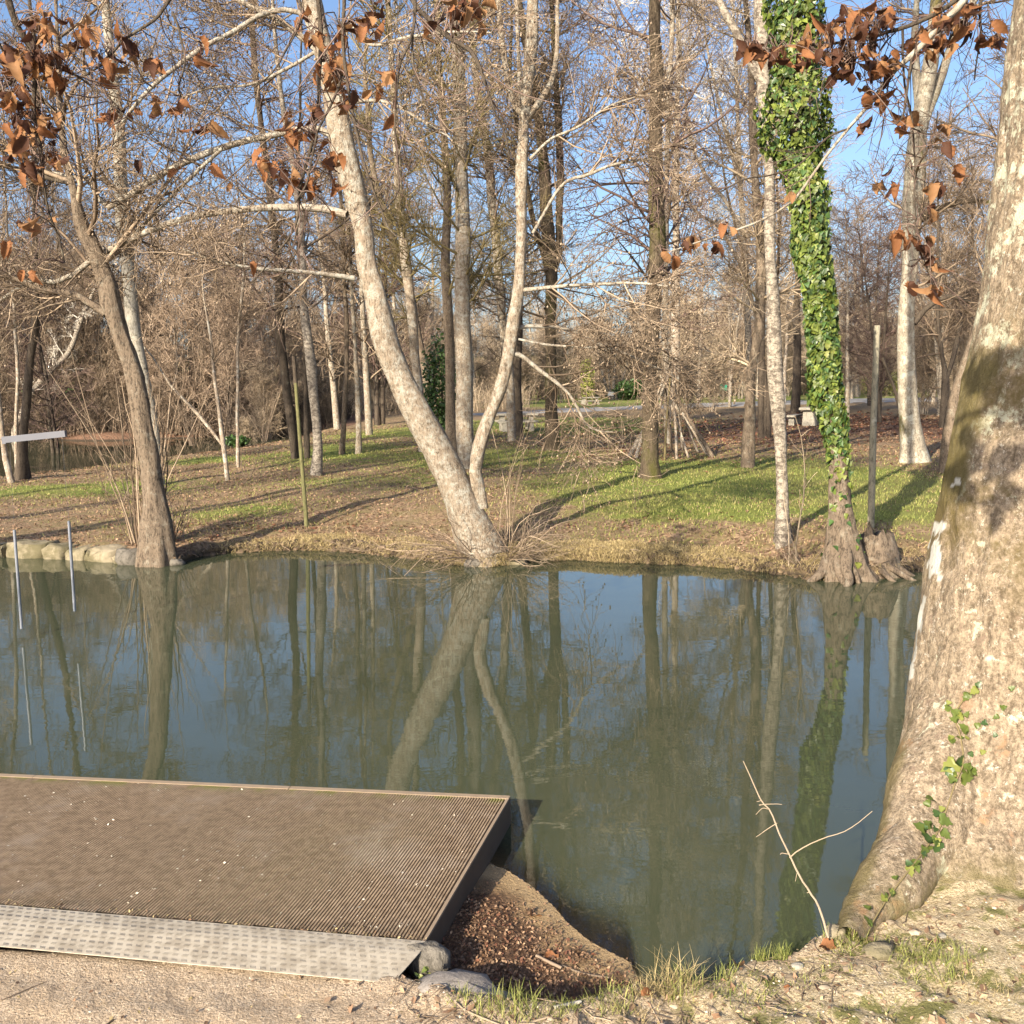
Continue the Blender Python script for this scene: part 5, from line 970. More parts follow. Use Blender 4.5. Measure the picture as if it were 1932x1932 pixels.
# stone edging of the bank, left
def stones():
    T = thing('stone_edging', 'row of rough pale stone blocks along the waterline at left', 'stone wall', (-5.3, 11.5, 0)); o = np.array([-5.3, 11.5, 0]); rg = np.random.default_rng(8)
    k = NM('bank_stone'); v = k.coord(); f = k.noise(v, 9, 6, .7); k.bsdf(k.mix(k.step(k.noise(v, 2.5, 5, .7), .4, .62), k.mix(f, (.19, .16, .11), (.36, .31, .22)), (.12, .105, .06)), .9, f, .03, .8); M['bankstone'] = k.m
    for x0, x1, hh in ((-70, -4, .15), (0, 10, .15), (12, 128, .175), (131, 193, .155), (196, 252, .13), (170, 172, .1), (255, 268, .12), (274, 345, .145), (350, 400, .13)):
        if x1 - x0 < 3: continue
        sx = .70; xa, xb = (x0) * sx, x1 * sx; 
        A = onz(xa, 1053, 0); B = onz(xb, 1055, 0); A[1] = ybank(A[0]); B[1] = ybank(B[0]); c = (A + B) / 2; L_ = np.linalg.norm((B - A)[:2]); a = math.atan2(B[1] - A[1], B[0] - A[0])
        n = 7; u = np.linspace(-1, 1, n); 
        mb = []; import itertools
        g = np.array(list(itertools.product(u, (-1, -.5, 0, .5, 1), (-1, -.3, .4, 1))))
        q = g / (np.abs(g) ** 6).sum(1, keepdims=True) ** (1 / 6.0); q = q * np.array([L_ / 2 * .97, .19, hh / 2 + .03]); q += np.stack([n2(g[:, 0] * 1.1 + x0, g[:, 1] + g[:, 2] * 1.3, 1.9, 3, s_) for s_ in (1, 2, 3)], 1) * [.03, .045, .032]
        q = q @ rotz(a).T + [c[0], c[1] + .12, hh / 2 - .03]; idx = lambda i, j, l: (i * 5 + j) * 4 + l; Fq = []
        for i in range(n - 1):
            for j in range(4): Fq += [(idx(i, j, 0), idx(i, j + 1, 0), idx(i + 1, j + 1, 0), idx(i + 1, j, 0)), (idx(i, j, 3), idx(i + 1, j, 3), idx(i + 1, j + 1, 3), idx(i, j + 1, 3))]
            for l in range(3): Fq += [(idx(i, 0, l), idx(i + 1, 0, l), idx(i + 1, 0, l + 1), idx(i, 0, l + 1)), (idx(i, 4, l), idx(i, 4, l + 1), idx(i + 1, 4, l + 1), idx(i + 1, 4, l))]
        for j in range(4):
            for l in range(3): Fq += [(idx(0, j, l), idx(0, j, l + 1), idx(0, j + 1, l + 1), idx(0, j + 1, l)), (idx(n - 1, j, l), idx(n - 1, j + 1, l), idx(n - 1, j + 1, l + 1), idx(n - 1, j, l + 1))]
        obj('stone', mesh('stone', q - o, np.array(Fq), [M['bankstone']], None, True), T)
stones()
def rock(name, label, p, size, seed, mt, cat='rock', group=None, emb=.3, rz=0.0):
    rg = np.random.default_rng(seed); n, m_ = 14, 9; V = []
    for j in range(m_):
        ph = math.pi * j / (m_ - 1)
        for i in range(n): V.append((math.sin(ph) * math.cos(2 * math.pi * i / n), math.sin(ph) * math.sin(2 * math.pi * i / n), math.cos(ph)))
    V = np.array(V); V = np.sign(V) * np.abs(V) ** .75; V *= 1 + .28 * fbm(V * 1.4 + seed, 3, seed)[:, None]; V = (V * np.array(size) / 2) @ rotz(rz).T
    Fq = [(j * n + i, j * n + (i + 1) % n, (j + 1) * n + (i + 1) % n, (j + 1) * n + i) for j in range(m_ - 1) for i in range(n)]
    V[:, 2] += size[2] * (.5 - emb); return obj(name, mesh(name, V, np.array(Fq), [M[mt]], None, True), None, p, label=label, category=cat, group=group)
M['darkrock'] = bark('wet_rock', (.16, .145, .125), (.075, .068, .058), (.24, .22, .19), (.56, .64), 9, 1, 4, .02)
for lb, px, py, sz, sd_ in (('dark wet boulder at the waterline left of the leaning alder foot', 252, 1062, (.34, .3, .24), 1), ('low wet rock in the water below the leaning alder', 288, 1066, (.26, .2, .12), 2), ('small wet stone touching the alder roots on the water side', 328, 1068, (.18, .14, .1), 3), ('flat pale stone at the waterline under the V shaped alder', 962, 1062, (.42, .2, .09), 4), ('stone block in the bank just left of the V shaped alder', 905, 1056, (.3, .2, .14), 5)):
    p = onz(px, py, 0); rock('rock', lb, (p[0], ybank(p[0]) - .02 + .03, .0), sz, sd_, 'darkrock' if sd_ != 4 else 'bankstone')
p = onz(872, 1862, .13); M['greystone'] = bark('grey_slab_stone', (.25, .225, .205), (.17, .15, .135), (.34, .30, .26), (.55, .64), 20, 1, 9, .006)
rock('stone_slab', 'smooth grey slab stone set in the bank beside the deck corner', (p[0] + .01, p[1] - .01, .075), (.36, .17, .16), 6, 'greystone', 'stone', None, .5, -.25)
p = onz(800, 1822, .1); rock('rock', 'rough mossy stone wedged under the ramp plate corner', (p[0] + .01, p[1] + .05, .06), (.13, .1, .12), 7, 'darkrock')
for lb, px, py, s_, sd_ in (('pale rounded stone in the grass left of the huge tree foot', 1570, 1765, .07, 8), ('pale earth lump on the bank in front of the huge tree', 1650, 1800, .09, 9), ('small whitish stone near the bottom right', 1770, 1770, .03, 10), ('whitish pebble beside the sapling foot', 1500, 1812, .035, 11)):
    p = onz(px, py, Z_LIP); rock('rock', lb, (p[0], p[1] - .03, float(H(p[:1], p[1:2] - .03)[0])), (s_, s_ * .8, s_ * .5), sd_, 'bankstone' if s_ > .05 else 'stone')
# stump with roots beside the ivy clad tree
def stump():
    c = onz(1648, 1080, 0); c = np.array([c[0], ybank(c[0]) + .18, 0]); T = thing('tree_stump', 'low broken stump and roots on the bank right of the ivy clad tree', 'stump', tuple(c)); rg = np.random.default_rng(3)
    P = np.array([[0, 0, -.2], [0, 0, .05], [.0, 0, .22], [-.02, 0, .42]]); R = np.array([.26, .23, .20, .17]); V, Qd = rough_tube(P, R, 18, .03, 3, (.1, .1, 4)); n = len(V); V[-18:, 2] += rg.normal(0, .03, 18); V = np.vstack([V, [-.02, 0, .34]]); obj('trunk', mesh('stump', V, [Qd, np.array([[n - 18 + i, n - 18 + (i + 1) % 18, n] for i in range(18)])], [M['brown']]), T)
    for i in range(9):
        a = rg.uniform(3.3, 6.1); L_ = rg.uniform(.3, .6); s = smooth_path(np.array([[math.cos(a) * .12, math.sin(a) * .12, .12, .04], [math.cos(a) * L_ * .5, math.sin(a) * L_ * .5, .06, .03], [math.cos(a + .3) * L_, math.sin(a + .3) * L_, -.1, .015]]), 8); V, Qd = sweep(s[None, :, :3], s[None, :, 3], 7); obj('root', mesh('root', V, Qd, [M['brown']]), T)
stump()
# brushwood at tree feet: each a bundle of thin shoots, one plant
def shoots(name, label, cat, base, n, ln, mt, spread, up, seed, r=.006, n2_=5, l2=.35, down=0.0, az=None, wg=.10):
    rg = np.random.default_rng(seed); base = np.array(base, float); P = []
    for i in range(n):
        a = rg.uniform(0, 6.28) if az is None else rg.normal(az[0], az[1]); L_ = ln * rg.uniform(.5, 1.15); d = np.array([math.cos(a) * spread, math.sin(a) * spread, up * rg.uniform(.4, 1.2)]); d /= np.linalg.norm(d); p = np.array([math.cos(a), math.sin(a), 0]) * rg.uniform(0, .16) + [0, 0, -.04]; q = [p]
        for j in range(7): d = d + rg.normal(0, wg, 3) + [0, 0, -down]; d /= np.linalg.norm(d); p = p + d * L_ / 7; q.append(p)
        P.append(q)
    P = np.array(P); R = np.linspace(1, .25, 8)[None] * r * rg.uniform(.5, 1.2, (n, 1)); V, Qd = sweep(P, R, 5); P1, R1 = grow(P, R, n2_, .2, 1, 42, l2, 5, .6, .12, .02, r * .6, .4, .0016, rg=rg); V2, Q2 = sweep(P1, R1, 3)
    T = thing(name, label, cat, tuple(base)); obj('stem', mesh('stem', V, Qd, [M[mt]]), T); obj('twig', mesh('twig', V2, Q2, [M[mt]]), T, kind='stuff'); return T
def gp(px, py, D=None):
    h = hit(px, py); return (h[0], h[1], float(H(h[:1], h[1:2])[0]))
shoots('sucker_shoots', 'upright thin sucker shoots around the foot of the leaning brown alder', 'shoots', gp(275, 1030), 30, 2.6, 'twig', .22, 1.4, 1, .012, 8, .5, az=(2.2, 1.4))
shoots('sucker_shoots', 'dry brown shoots on the right side of the leaning brown alder foot', 'shoots', gp(325, 1020), 14, .9, 'twig', .35, 1.2, 2, .008)
shoots('brushwood', 'tangle of arching brown twigs at the foot of the V shaped alder, left side', 'brushwood', gp(905, 1050), 46, 1.3, 'twig_red', 1.0, .7, 3, .0055, 7, .4, .04, az=(3.4, .9), wg=.2)
shoots('brushwood', 'dense tangle of twigs at the foot of the V shaped alder, right side', 'brushwood', gp(950, 1050), 60, .9, 'twig', 1.0, .9, 4, .006, 8, .35, .06, az=(-.2, 1.1), wg=.24)
shoots('sucker_shoots', 'few long thin upright shoots right of the V shaped alder foot', 'shoots', gp(945, 1030), 6, 2.0, 'twig', .12, 1.4, 5, .006)
shoots('brushwood', 'low weedy twigs between the bright birch and the ivy clad tree', 'brushwood', gp(1520, 1066), 16, .7, 'twig', .6, .8, 6, .005, 6, .2)
shoots('young_tree', 'thin pale sapling stem between the bright birch and the ivy clad tree', 'tree', gp(1506, 1062), 2, 1.5, 'twig_tan', .06, 1.6, 7, .012, 9, .35)
shoots('sucker_shoots', 'low twigs beside the small pale tree', 'shoots', gp(470, 905), 9, .8, 'twig', .5, .9, 8)
shoots('brushwood', 'low leafless brambles on the bank between the white birch and the V shaped alder', 'brushwood', gp(700, 1035), 10, .7, 'twig_red', 1, .3, 9, .004)
shoots('brushwood', 'thin leafless saplings at the pond edge behind the small pale tree', 'brushwood', (xat(500, 33), 33, .3), 12, 2.4, 'twig', .3, 1.6, 10, .010, 7, .6)
shoots('brushwood', 'leafless pond edge saplings leaning right of the leaning brown alder', 'brushwood', (xat(370, 31), 31, .3), 10, 2.4, 'twig', .3, 1.6, 11, .010, 7, .6)
def add_roots(T, c, n, r0, reach, seed, mt, a0=3.2, a1=6.2):
    rg = np.random.default_rng(seed); o = np.array(T.location)
    for i in range(n):
        a = a0 + (a1 - a0) * (i + rg.random()) / n; L_ = reach * rg.uniform(.6, 1.2); u = np.array([math.cos(a), math.sin(a)]); q = []
        for t, z, r in ((.0, .42, .5), (.25, .24, .9), (.45, .12, .8), (.7, .04, .6), (1.0, -.06, .35), (1.2, -.14, .2)):
            b = a + rg.normal(0, .18) * t; q.append([c[0] + math.cos(b) * (r0 * .75 + L_ * t), c[1] + math.sin(b) * (r0 * .75 + L_ * t), z * rg.uniform(.8, 1.2), .055 * r * rg.uniform(.7, 1.4)])
        s_ = smooth_path(np.array(q), 22); V, Qd = rough_tube(s_[:, :3], s_[:, 3], 9, .006, seed + i); me = mesh('root', V, Qd, [M[mt]]); local(me, o); obj('root', me, T)
for T_ in [q for q in bpy.data.objects if q.get('category') == 'tree']:
    lb = T_['label']
    if lb.startswith('leaning trunk wrapped'): c_ = atD(1592, 1070, 9.75); add_roots(T_, c_, 6, .12, .30, 1, 'brown')
# bare sapling in front, at the foot of the huge tree
M['saplingbark'] = plain('sapling_bark', (.52, .42, .32), (.38, .30, .22), 20)
def sapling():
    D0 = 2.86; o = atD(1562, 1762, D0); o[2] = .17; T = thing('bare_sapling', 'leafless pale sapling leaning over the water at the foot of the huge tree', 'sapling', tuple(o))
    for pts, nm in (([(1563, 1768, 8), (1545, 1712, 7.5), (1525, 1680, 7), (1500, 1635, 6.5), (1490, 1612, 6), (1474, 1580, 5.5), (1455, 1535, 5), (1440, 1515, 4.5), (1430, 1498, 4), (1416, 1465, 3.5), (1402, 1436, 2.5)], 'stem'), ([(1490, 1618, 4.5), (1510, 1602, 4), (1550, 1583, 3.5), (1590, 1570, 3), (1620, 1552, 2.5), (1646, 1530, 2)], 'branch'), ([(1432, 1519, 3), (1450, 1517, 2.5), (1475, 1518, 2)], 'branch'), ([(1448, 1528, 2.5), (1438, 1526, 2), (1426, 1537, 1.5)], 'branch'), ([(1466, 1553, 3), (1445, 1566, 2.5), (1426, 1580, 1.5)], 'branch'), ([(1487, 1610, 3), (1476, 1609, 2.5), (1472, 1612, 2)], 'branch'), ([(1509, 1652, 2.5), (1505, 1645, 2), (1501, 1662, 1.5)], 'branch'), ([(1527, 1684, 2.5), (1522, 1685, 2)], 'branch'), ([(1436, 1510, 2), (1428, 1512, 1.5)], 'branch')):
        s = stem_world([(a_, b_, c_ * .62) for a_, b_, c_ in pts], D0 + .1, 26 if nm == 'stem' else 12); s[:, :3] += fbm(s[:, :3] * 30, 2, 5)[:, None] * .0015; V, Qd = sweep(s[None, :, :3], s[None, :, 3], 6); me = mesh(nm, V, Qd, [M['saplingbark' if nm == 'stem' else 'twig_tan']]); local(me, o); obj(nm, me, T)
sapling()
def blades(base, n, ln, mt, seed, spread=.5, rad=.05, wd=.0016, droop=.35, seg=5, ry=None):
    rg = np.random.default_rng(seed); a = rg.uniform(0, 6.28, n); r = rad * rg.random(n) ** .6; p = np.stack([np.cos(a) * r, np.sin(a) * r * (ry or 1), np.zeros(n)], 1) + base; p[:, 2] = H(p[:, 0], p[:, 1]) - .004
    b = rg.uniform(0, 6.28, n); d = np.stack([np.cos(b) * spread * rg.random(n), np.sin(b) * spread * rg.random(n), np.ones(n)], 1); d /= np.linalg.norm(d, axis=1, keepdims=True); L_ = ln * rg.uniform(.4, 1.1, n); S = np.stack([-np.sin(b), np.cos(b), np.zeros(n)], 1); V = []
    for j in range(seg):
        w_ = wd * (1 - j / (seg - 1)) ** .7 + .0002; V += [p - S * w_, p + S * w_]; h_ = d.copy(); h_[:, 2] = 0; hn = h_ / (np.linalg.norm(h_, axis=1, keepdims=True) + 1e-6); d = d + hn * droop * .5 + [0, 0, -droop * .6 * j / seg]; d /= np.linalg.norm(d, axis=1, keepdims=True); p = p + d * (L_ / (seg - 1))[:, None]
    V = np.stack(V, 1).reshape(-1, 3); i = np.arange(n)[:, None, None] * seg * 2; q = np.array([[2 * j, 2 * j + 1, 2 * j + 3, 2 * j + 2] for j in range(seg - 1)]); return V, (i + q[None]).reshape(-1, 4)
def tuft(label, px, py, n, ln, mt, seed, rad=.05, spread=.5, droop=.35, z=Z_LIP, wd=.0016):
    p = onz(px, py, z); o = np.array([p[0], p[1], float(H(p[:1], p[1:2])[0])]); V, Qd = blades(np.array([p[0], p[1], 0]), n, ln, mt, seed, spread, rad, wd, droop); T = thing('grass_tuft', label, 'grass tuft', tuple(o), 'grass tufts along the near bank'); obj('blades', mesh('blades', V - o, Qd, [M[mt]], None, False), T, kind='stuff')
TU = [('tallest yellowish grass tuft arching over the water edge at bottom centre', 1275, 1858, 200, .13, 'drygrass', .07, .9, .5), ('green blades inside the tall yellowish tuft at bottom centre', 1285, 1862, 140, .075, 'grass', .07, .6, .3), ('short tuft left of the tall yellowish one', 1215, 1866, 80, .06, 'drygrass', .05, .8, .4), ('fine green tuft on the lip at the right end of the cove', 1150, 1893, 110, .055, 'grass', .07, .6, .3), ('spiky green tuft on the lip above the shaded cove', 985, 1908, 150, .07, 'grass', .07, .5, .2), ('small green tuft on the lip near the slab stone', 925, 1905, 70, .06, 'grass', .05, .6, .3),
      ('green tuft just left of the yellow leaf by the river', 1365, 1838, 90, .055, 'grass', .04, .5, .2), ('upright green tuft right of the yellow leaf', 1432, 1806, 120, .06, 'grass', .03, .4, .15), ('upright green tuft beside the sapling foot', 1473, 1804, 120, .055, 'grass', .03, .4, .15), ('broad green tuft at the left foot of the huge tree', 1602, 1786, 260, .055, 'grass', .08, .8, .4), ('bright green patch of grass in front of the huge tree', 1760, 1835, 420, .055, 'grass', .11, .8, .4), ('short green blades behind the bright patch', 1700, 1805, 240, .045, 'grass', .10, .8, .4),
      ('thin grass below the ramp plate corner', 873, 1885, 60, .05, 'grass', .05, .6, .3), ('dry tuft at the bottom edge right of centre', 1200, 1905, 120, .045, 'drygrass', .08, .8, .4), ('mixed tuft on the bank between the cove and the sapling', 1400, 1880, 140, .04, 'grass', .1, .8, .3), ('dry grass near the lower right corner', 1850, 1890, 120, .04, 'drygrass', .1, .8, .4), ('green sprig at the right of the slab stone', 1060, 1915, 70, .05, 'grass', .04, .6, .3)]
for i, (lb, px, py, n, ln, mt, rad, sp, dr) in enumerate(TU): tuft(lb, px, py, n, ln, mt, 700 + i, rad, sp, dr, wd=.0010)
# individual leaves and sticks lying in front
def fallen(label, px, py, size, mt_i, seed, z=Z_LIP, dy=0):
    rg = np.random.default_rng(seed); p = onz(px, py, z); p[2] = float(H(p[:1], p[1:2])[0]) + .006; L_ = obj('fallen_leaf', deadm[mt_i], None, label=label, category='leaf'); set_mat(L_, p, basis(rg.normal([0, -.35, 1], .2), rg.normal([1, 0, 0], .7)), size)
fallen('yellow tan leaf caught upright at the water edge', 1395, 1812, .055, 2, 1); fallen('orange brown leaf lying at the bottom left', 500, 1920, .05, 8, 2); fallen('brown leaf standing in the soil left of the bright grass', 1478, 1865, .045, 3, 3); fallen('reddish leaf beside the sapling foot', 1545, 1790, .07, 0, 4); fallen('brown leaf on the lip above the cove', 1210, 1885, .04, 3, 5); fallen('tan leaf on the shallow sand of the cove', 1000, 1725, .07, 8, 6, .03); fallen('curled brown leaf on the cove litter', 1030, 1790, .07, 3, 7, .04)
fallen('dry curled leaf lying on the deck boards', 660, 1722, .04, 2, 8, Z_DECK)

def stick(label, pts, r, mt, z=Z_LIP, ztop=None):
    P = []
    for a, b in pts: q = onz(a, b, z if ztop is None else ztop); q[2] = (float(H(q[:1], q[1:2])[0]) + r * .8 if ztop is None else ztop + r); P.append([*q, r])
    s = smooth_path(np.array(P), 12); V, Qd = sweep(s[None, :, :3], s[None, :, 3], 6); o = s[0, :3]; me = mesh('stick', V, Qd, [M[mt]]); local(me, o); obj('fallen_stick', me, None, tuple(o), label=label, category='stick')
stick('whitish peeled stick lying on the bottom edge of the bank', [(1045, 1912), (1068, 1905), (1096, 1896)], .006, 'twig_white'); stick('thin pale stick below the whitish peeled one', [(1005, 1935), (1050, 1925), (1100, 1912)], .0035, 'twig_tan'); stick('dark short stick on the path at bottom left', [(352, 1908), (385, 1916), (405, 1922)], .004, 'dark'); stick('thin root like twig near the lip left of centre', [(860, 1890), (880, 1908), (930, 1930), (960, 1945)], .003, 'twig_tan'); stick('pale forked twig right of the slab stone', [(958, 1894), (975, 1910), (990, 1925)], .004, 'twig_tan')
stick('thin twig on the path left of centre', [(0, 1850), (45, 1830), (85, 1810)], .0018, 'twig'); stick('short dark twig on the path in the lower left', [(185, 1898), (200, 1890), (212, 1884)], .003, 'dark'); stick('thin straw on the lower left path', [(720, 1905), (745, 1915), (775, 1925)], .0015, 'twig_tan')
stick('brown stick half sunk in the cove litter', [(1012, 1800), (1035, 1812), (1060, 1822)], .006, 'twig_red', .03); stick('thin branch lying across the cove litter', [(1060, 1816), (1100, 1828), (1150, 1840)], .004, 'twig', .03)
# small weed at the ramp corner
def weed():
    p = onz(803, 1845, .12); o = np.array([p[0], p[1], float(H(p[:1], p[1:2])[0])]); T = thing('small_weed', 'little round leaved green weed growing at the ramp plate corner', 'weed', tuple(o)); rg = np.random.default_rng(2)
    for i in range(46):
        a = rg.uniform(0, 6.28); r = .045 * rg.random() ** .5; q = np.array([math.cos(a) * r, math.sin(a) * r, rg.uniform(.004, .06) * (1.2 - r / .05)]); L_ = obj('leaf', ivym[int(rg.choice([0, 2, 0]))], T); set_mat(L_, q, basis(rg.normal([0, -.3, 1], .4), rg.normal(0, 1, 3)), rg.uniform(.012, .02))
weed()

# ------------------------------------------------------------------ litter, stones and grass nobody could count
def quads(P, S, Nn, rg, asp=.62):
    n = len(P); a = rg.normal(size=(n, 3)); a -= (a * Nn).sum(1, keepdims=True) * Nn; a /= np.linalg.norm(a, axis=1, keepdims=True) + 1e-9; b = np.cross(Nn, a); S = S[:, None]
    c1 = Nn * S * rg.uniform(-.1, .35, (n, 1)); V = np.stack([P - a * S, P - b * S * asp + c1, P + a * S, P + b * S * asp + c1], 1).reshape(-1, 3); return V, np.arange(n * 4).reshape(-1, 4)
def scatter(n, x0, x1, y0, y1, rg, wf, pw=2.0):
    x = []; 
    y = y0 * (y1 / y0) ** rg.random(n * 2); x = rg.uniform(-1, 1, n * 2) * (.56 * y + .5); x = x if x0 is None else x0 + (x1 - x0) * rg.random(n * 2); k_ = rg.random(n * 2) < wf(x, y); return x[k_][:n], y[k_][:n]
def litter(name, n, mt, wf, y0, y1, s0, s1, seed, x0=None, x1=None, lift=.01, kind='stuff', tilt=.4):
    rg = np.random.default_rng(seed); x, y = scatter(n, x0, x1, y0, y1, rg, wf); z = H(x, y); P = np.stack([x, y, z + lift], 1); N = rg.normal([0, 0, 1], tilt, (len(x), 3)); N /= np.linalg.norm(N, axis=1, keepdims=True)
    V, Qd = quads(P, rg.uniform(s0, s1, len(x)) * (1 if y1 < 8 else 1) * (np.maximum(1, y / 16) if y1 > 20 else 1), N, rg); obj(name, mesh(name, V, Qd, [M[mt]], None, False), None, kind=kind)
def W_far(x, y):
    g = blobs(x, y, BG); s = y - ybank(x); p_ = pond(x, y); return np.where((s > .02) & (p_ < .01), np.clip(1.05 - g * 1.1, .03, 1) * (.35 + .65 * (n2(x, y, .9, 3, 91) > -.15)), 0)
def W_red(x, y): return np.clip(blobs(x, y, BR), 0, 1) * (y > ybank(x) + .3)
litter('leaf_litter', 42000, 'litter_a', W_far, 9.6, 38, .010, .024, 1); litter('leaf_litter', 30000, 'litter_b', W_far, 9.6, 38, .010, .024, 2); litter('leaf_litter', 16000, 'litter_c', W_red, 12, 45, .02, .04, 3)
def grass_far(name, n, mt, wf, y0, y1, ln, wd, seed):
    rg = np.random.default_rng(seed); x, y = scatter(n, None, None, y0, y1, rg, wf); z = H(x, y); n = len(x); a = rg.uniform(0, 6.28, n); sc = np.maximum(1, y / 13)
    S = np.stack([np.cos(a), np.sin(a), 0 * a], 1) * (wd * sc)[:, None]; P = np.stack([x, y, z - .005], 1); tip = P + np.stack([rg.normal(0, .4, n), rg.normal(0, .4, n), np.ones(n)], 1) * (ln * rg.uniform(.5, 1.2, n))[:, None]
    V = np.stack([P - S, P + S, tip], 1).reshape(-1, 3); obj(name, mesh(name, V, np.arange(n * 3).reshape(-1, 3), [M[mt]], None, False), None, kind='stuff')
def W_gr(x, y): s = y - ybank(x); return np.clip(blobs(x, y, BG) * 1.2, 0, 1) * (s > .5) * (pond(x, y) < .01)
grass_far('grass', 75000, 'grass', W_gr, 10.5, 40, .045, .006, 5)
grass_far('dry_grass', 16000, 'drygrass', lambda x, y: np.where((y > ybank(x)) & (pond(x, y) < .01), .5, 0) * (n2(x, y, 1.2, 3, 33) > .05), 9.8, 26, .045, .006, 6)
def fringe():
    rg = np.random.default_rng(12); x = rg.uniform(-3.6, 6, 90000); dn = np.interp(x, [-3.6, -3, -1.6, -.9, .2, 1.6, 2.4, 2.7, 3.4, 6], [.1, .4, .25, .8, .9, 1, .9, .25, .1, .2]); x = x[rg.random(len(x)) < dn * (.45 + .55 * (n2(x, x * 0, 2.2, 2, 5) > -.1))][:42000]; y = ybank(x) - .02 + .40 * rg.random(len(x)) ** 1.6; n = len(x); P = np.stack([x, y, H(x, y)], 1)
    d = np.stack([rg.normal(0, .5, n), rg.normal(-.55, .35, n), rg.uniform(.1, .9, n)], 1); d /= np.linalg.norm(d, axis=1, keepdims=True); L_ = rg.uniform(.04, .13, n)[:, None]; S = np.stack([rg.normal(0, 1, n), rg.normal(0, .3, n), 0 * x], 1); S /= np.linalg.norm(S, axis=1, keepdims=True); S *= .0035
    mid = P + d * L_ * .55; tip = mid + (d + [0, -.3, -1.1]) * L_ * .45; tip[:, 2] = np.maximum(tip[:, 2], .004); V = np.stack([P - S, P + S, mid + S * .7, mid - S * .7, tip], 1).reshape(-1, 3); i = np.arange(n)[:, None] * 5
    obj('bank_grass', mesh('bank_grass', V, [i + np.array([[0, 1, 2, 3]]), i + np.array([[3, 2, 4]])], [M['drygrass']], None, False), None, kind='stuff')
fringe()
def bank_debris():
    rg = np.random.default_rng(19); n = 2600; x = rg.uniform(-4.2, 6, n); y = ybank(x) + rg.uniform(-.05, .10, n); r = .012 * (4.5 ** (rg.random(n) ** 2)); o_ = np.array([[1, 0, 0], [.3, .9, .1], [-.8, .55, 0], [-.8, -.55, .05], [.3, -.9, 0], [.4, .1, .9], [-.4, -.1, .85]]); f = np.array([[0, 1, 5], [1, 2, 5], [2, 6, 5], [2, 3, 6], [3, 4, 6], [4, 5, 6], [4, 0, 5]])
    O = o_[None] + rg.normal(0, .2, (n, 7, 3)); c = np.stack([x, y, np.maximum(H(x, y), -.01)], 1); V = (c[:, None, :] + O * r[:, None, None]).reshape(-1, 3); obj('bank_clods', mesh('bank_clods', V, (np.arange(n)[:, None, None] * 7 + f[None]).reshape(-1, 3), [M['wetsoil']], None, True), None, kind='stuff')
    m_ = 1500; x = rg.uniform(-4.2, 6, m_); p = np.stack([x, ybank(x) + rg.uniform(0, .12, m_), 0 * x], 1); p[:, 2] = H(p[:, 0], p[:, 1]) + .01; d = np.stack([rg.normal(0, .6, m_), rg.uniform(-1, .1, m_), rg.normal(-.1, .35, m_)], 1) * rg.uniform(.04, .16, m_)[:, None]
    P = np.stack([p, p + d * .5 + [0, 0, .01], p + d], 1); P[..., 2] = np.maximum(P[..., 2], .003); V, Qd = sweep(P, np.broadcast_to(np.array([1, .8, .4]), (m_, 3)) * rg.uniform(.0015, .006, (m_, 1)), 4); obj('bank_roots', mesh('bank_roots', V, Qd, [M['twig']]), None, kind='stuff')
M['wetsoil'] = plain('wet_bank_soil', (.075, .052, .035), (.16, .115, .075), 9, .6)
bank_debris()
# near ground
def W_cove(x, y): return np.where((y > ylip(x) + .08) & (y < ybar(x) + .02), np.clip((ybar(x) - y - np.interp(x, [-.12, .08, .22], [.24, .16, .01]) + .10 * n2(x, y, 7, 2, 3)) * 5.0, 0.03, 1), 0)
litter('cove_litter', 4600, 'litter_b', W_cove, 2.5, 4.0, .0025, .009, 31, -.4, .5, .004, tilt=.7); litter('cove_litter', 1500, 'litter_a', W_cove, 2.5, 4.0, .0025, .009, 32, -.4, .5, .006, tilt=.7); litter('cove_litter', 900, 'litter_c', W_cove, 2.5, 4.0, .003, .010, 33, -.4, .5, .005, tilt=.7)
def W_near(x, y): q_ = ylip(x) - y; return np.where((q_ > .0) & (np.hypot(x - 1.98, y - 3.85) > .8), np.where(x < -.4, .18, .8), 0)
litter('soil_litter', 2200, 'litter_b', W_near, 1.6, 4, .003, .009, 34, -2.2, 2.2, .003, tilt=.5); litter('soil_litter', 2200, 'drygrass', W_near, 1.6, 4, .003, .009, 35, -2.2, 2.2, .004, tilt=.5)
M['clod'] = plain('dry_soil_clod', (.45, .37, .27), (.28, .22, .155), 40); M['pebble'] = plain('pale_pebble', (.60, .55, .46), (.45, .39, .31), 30)
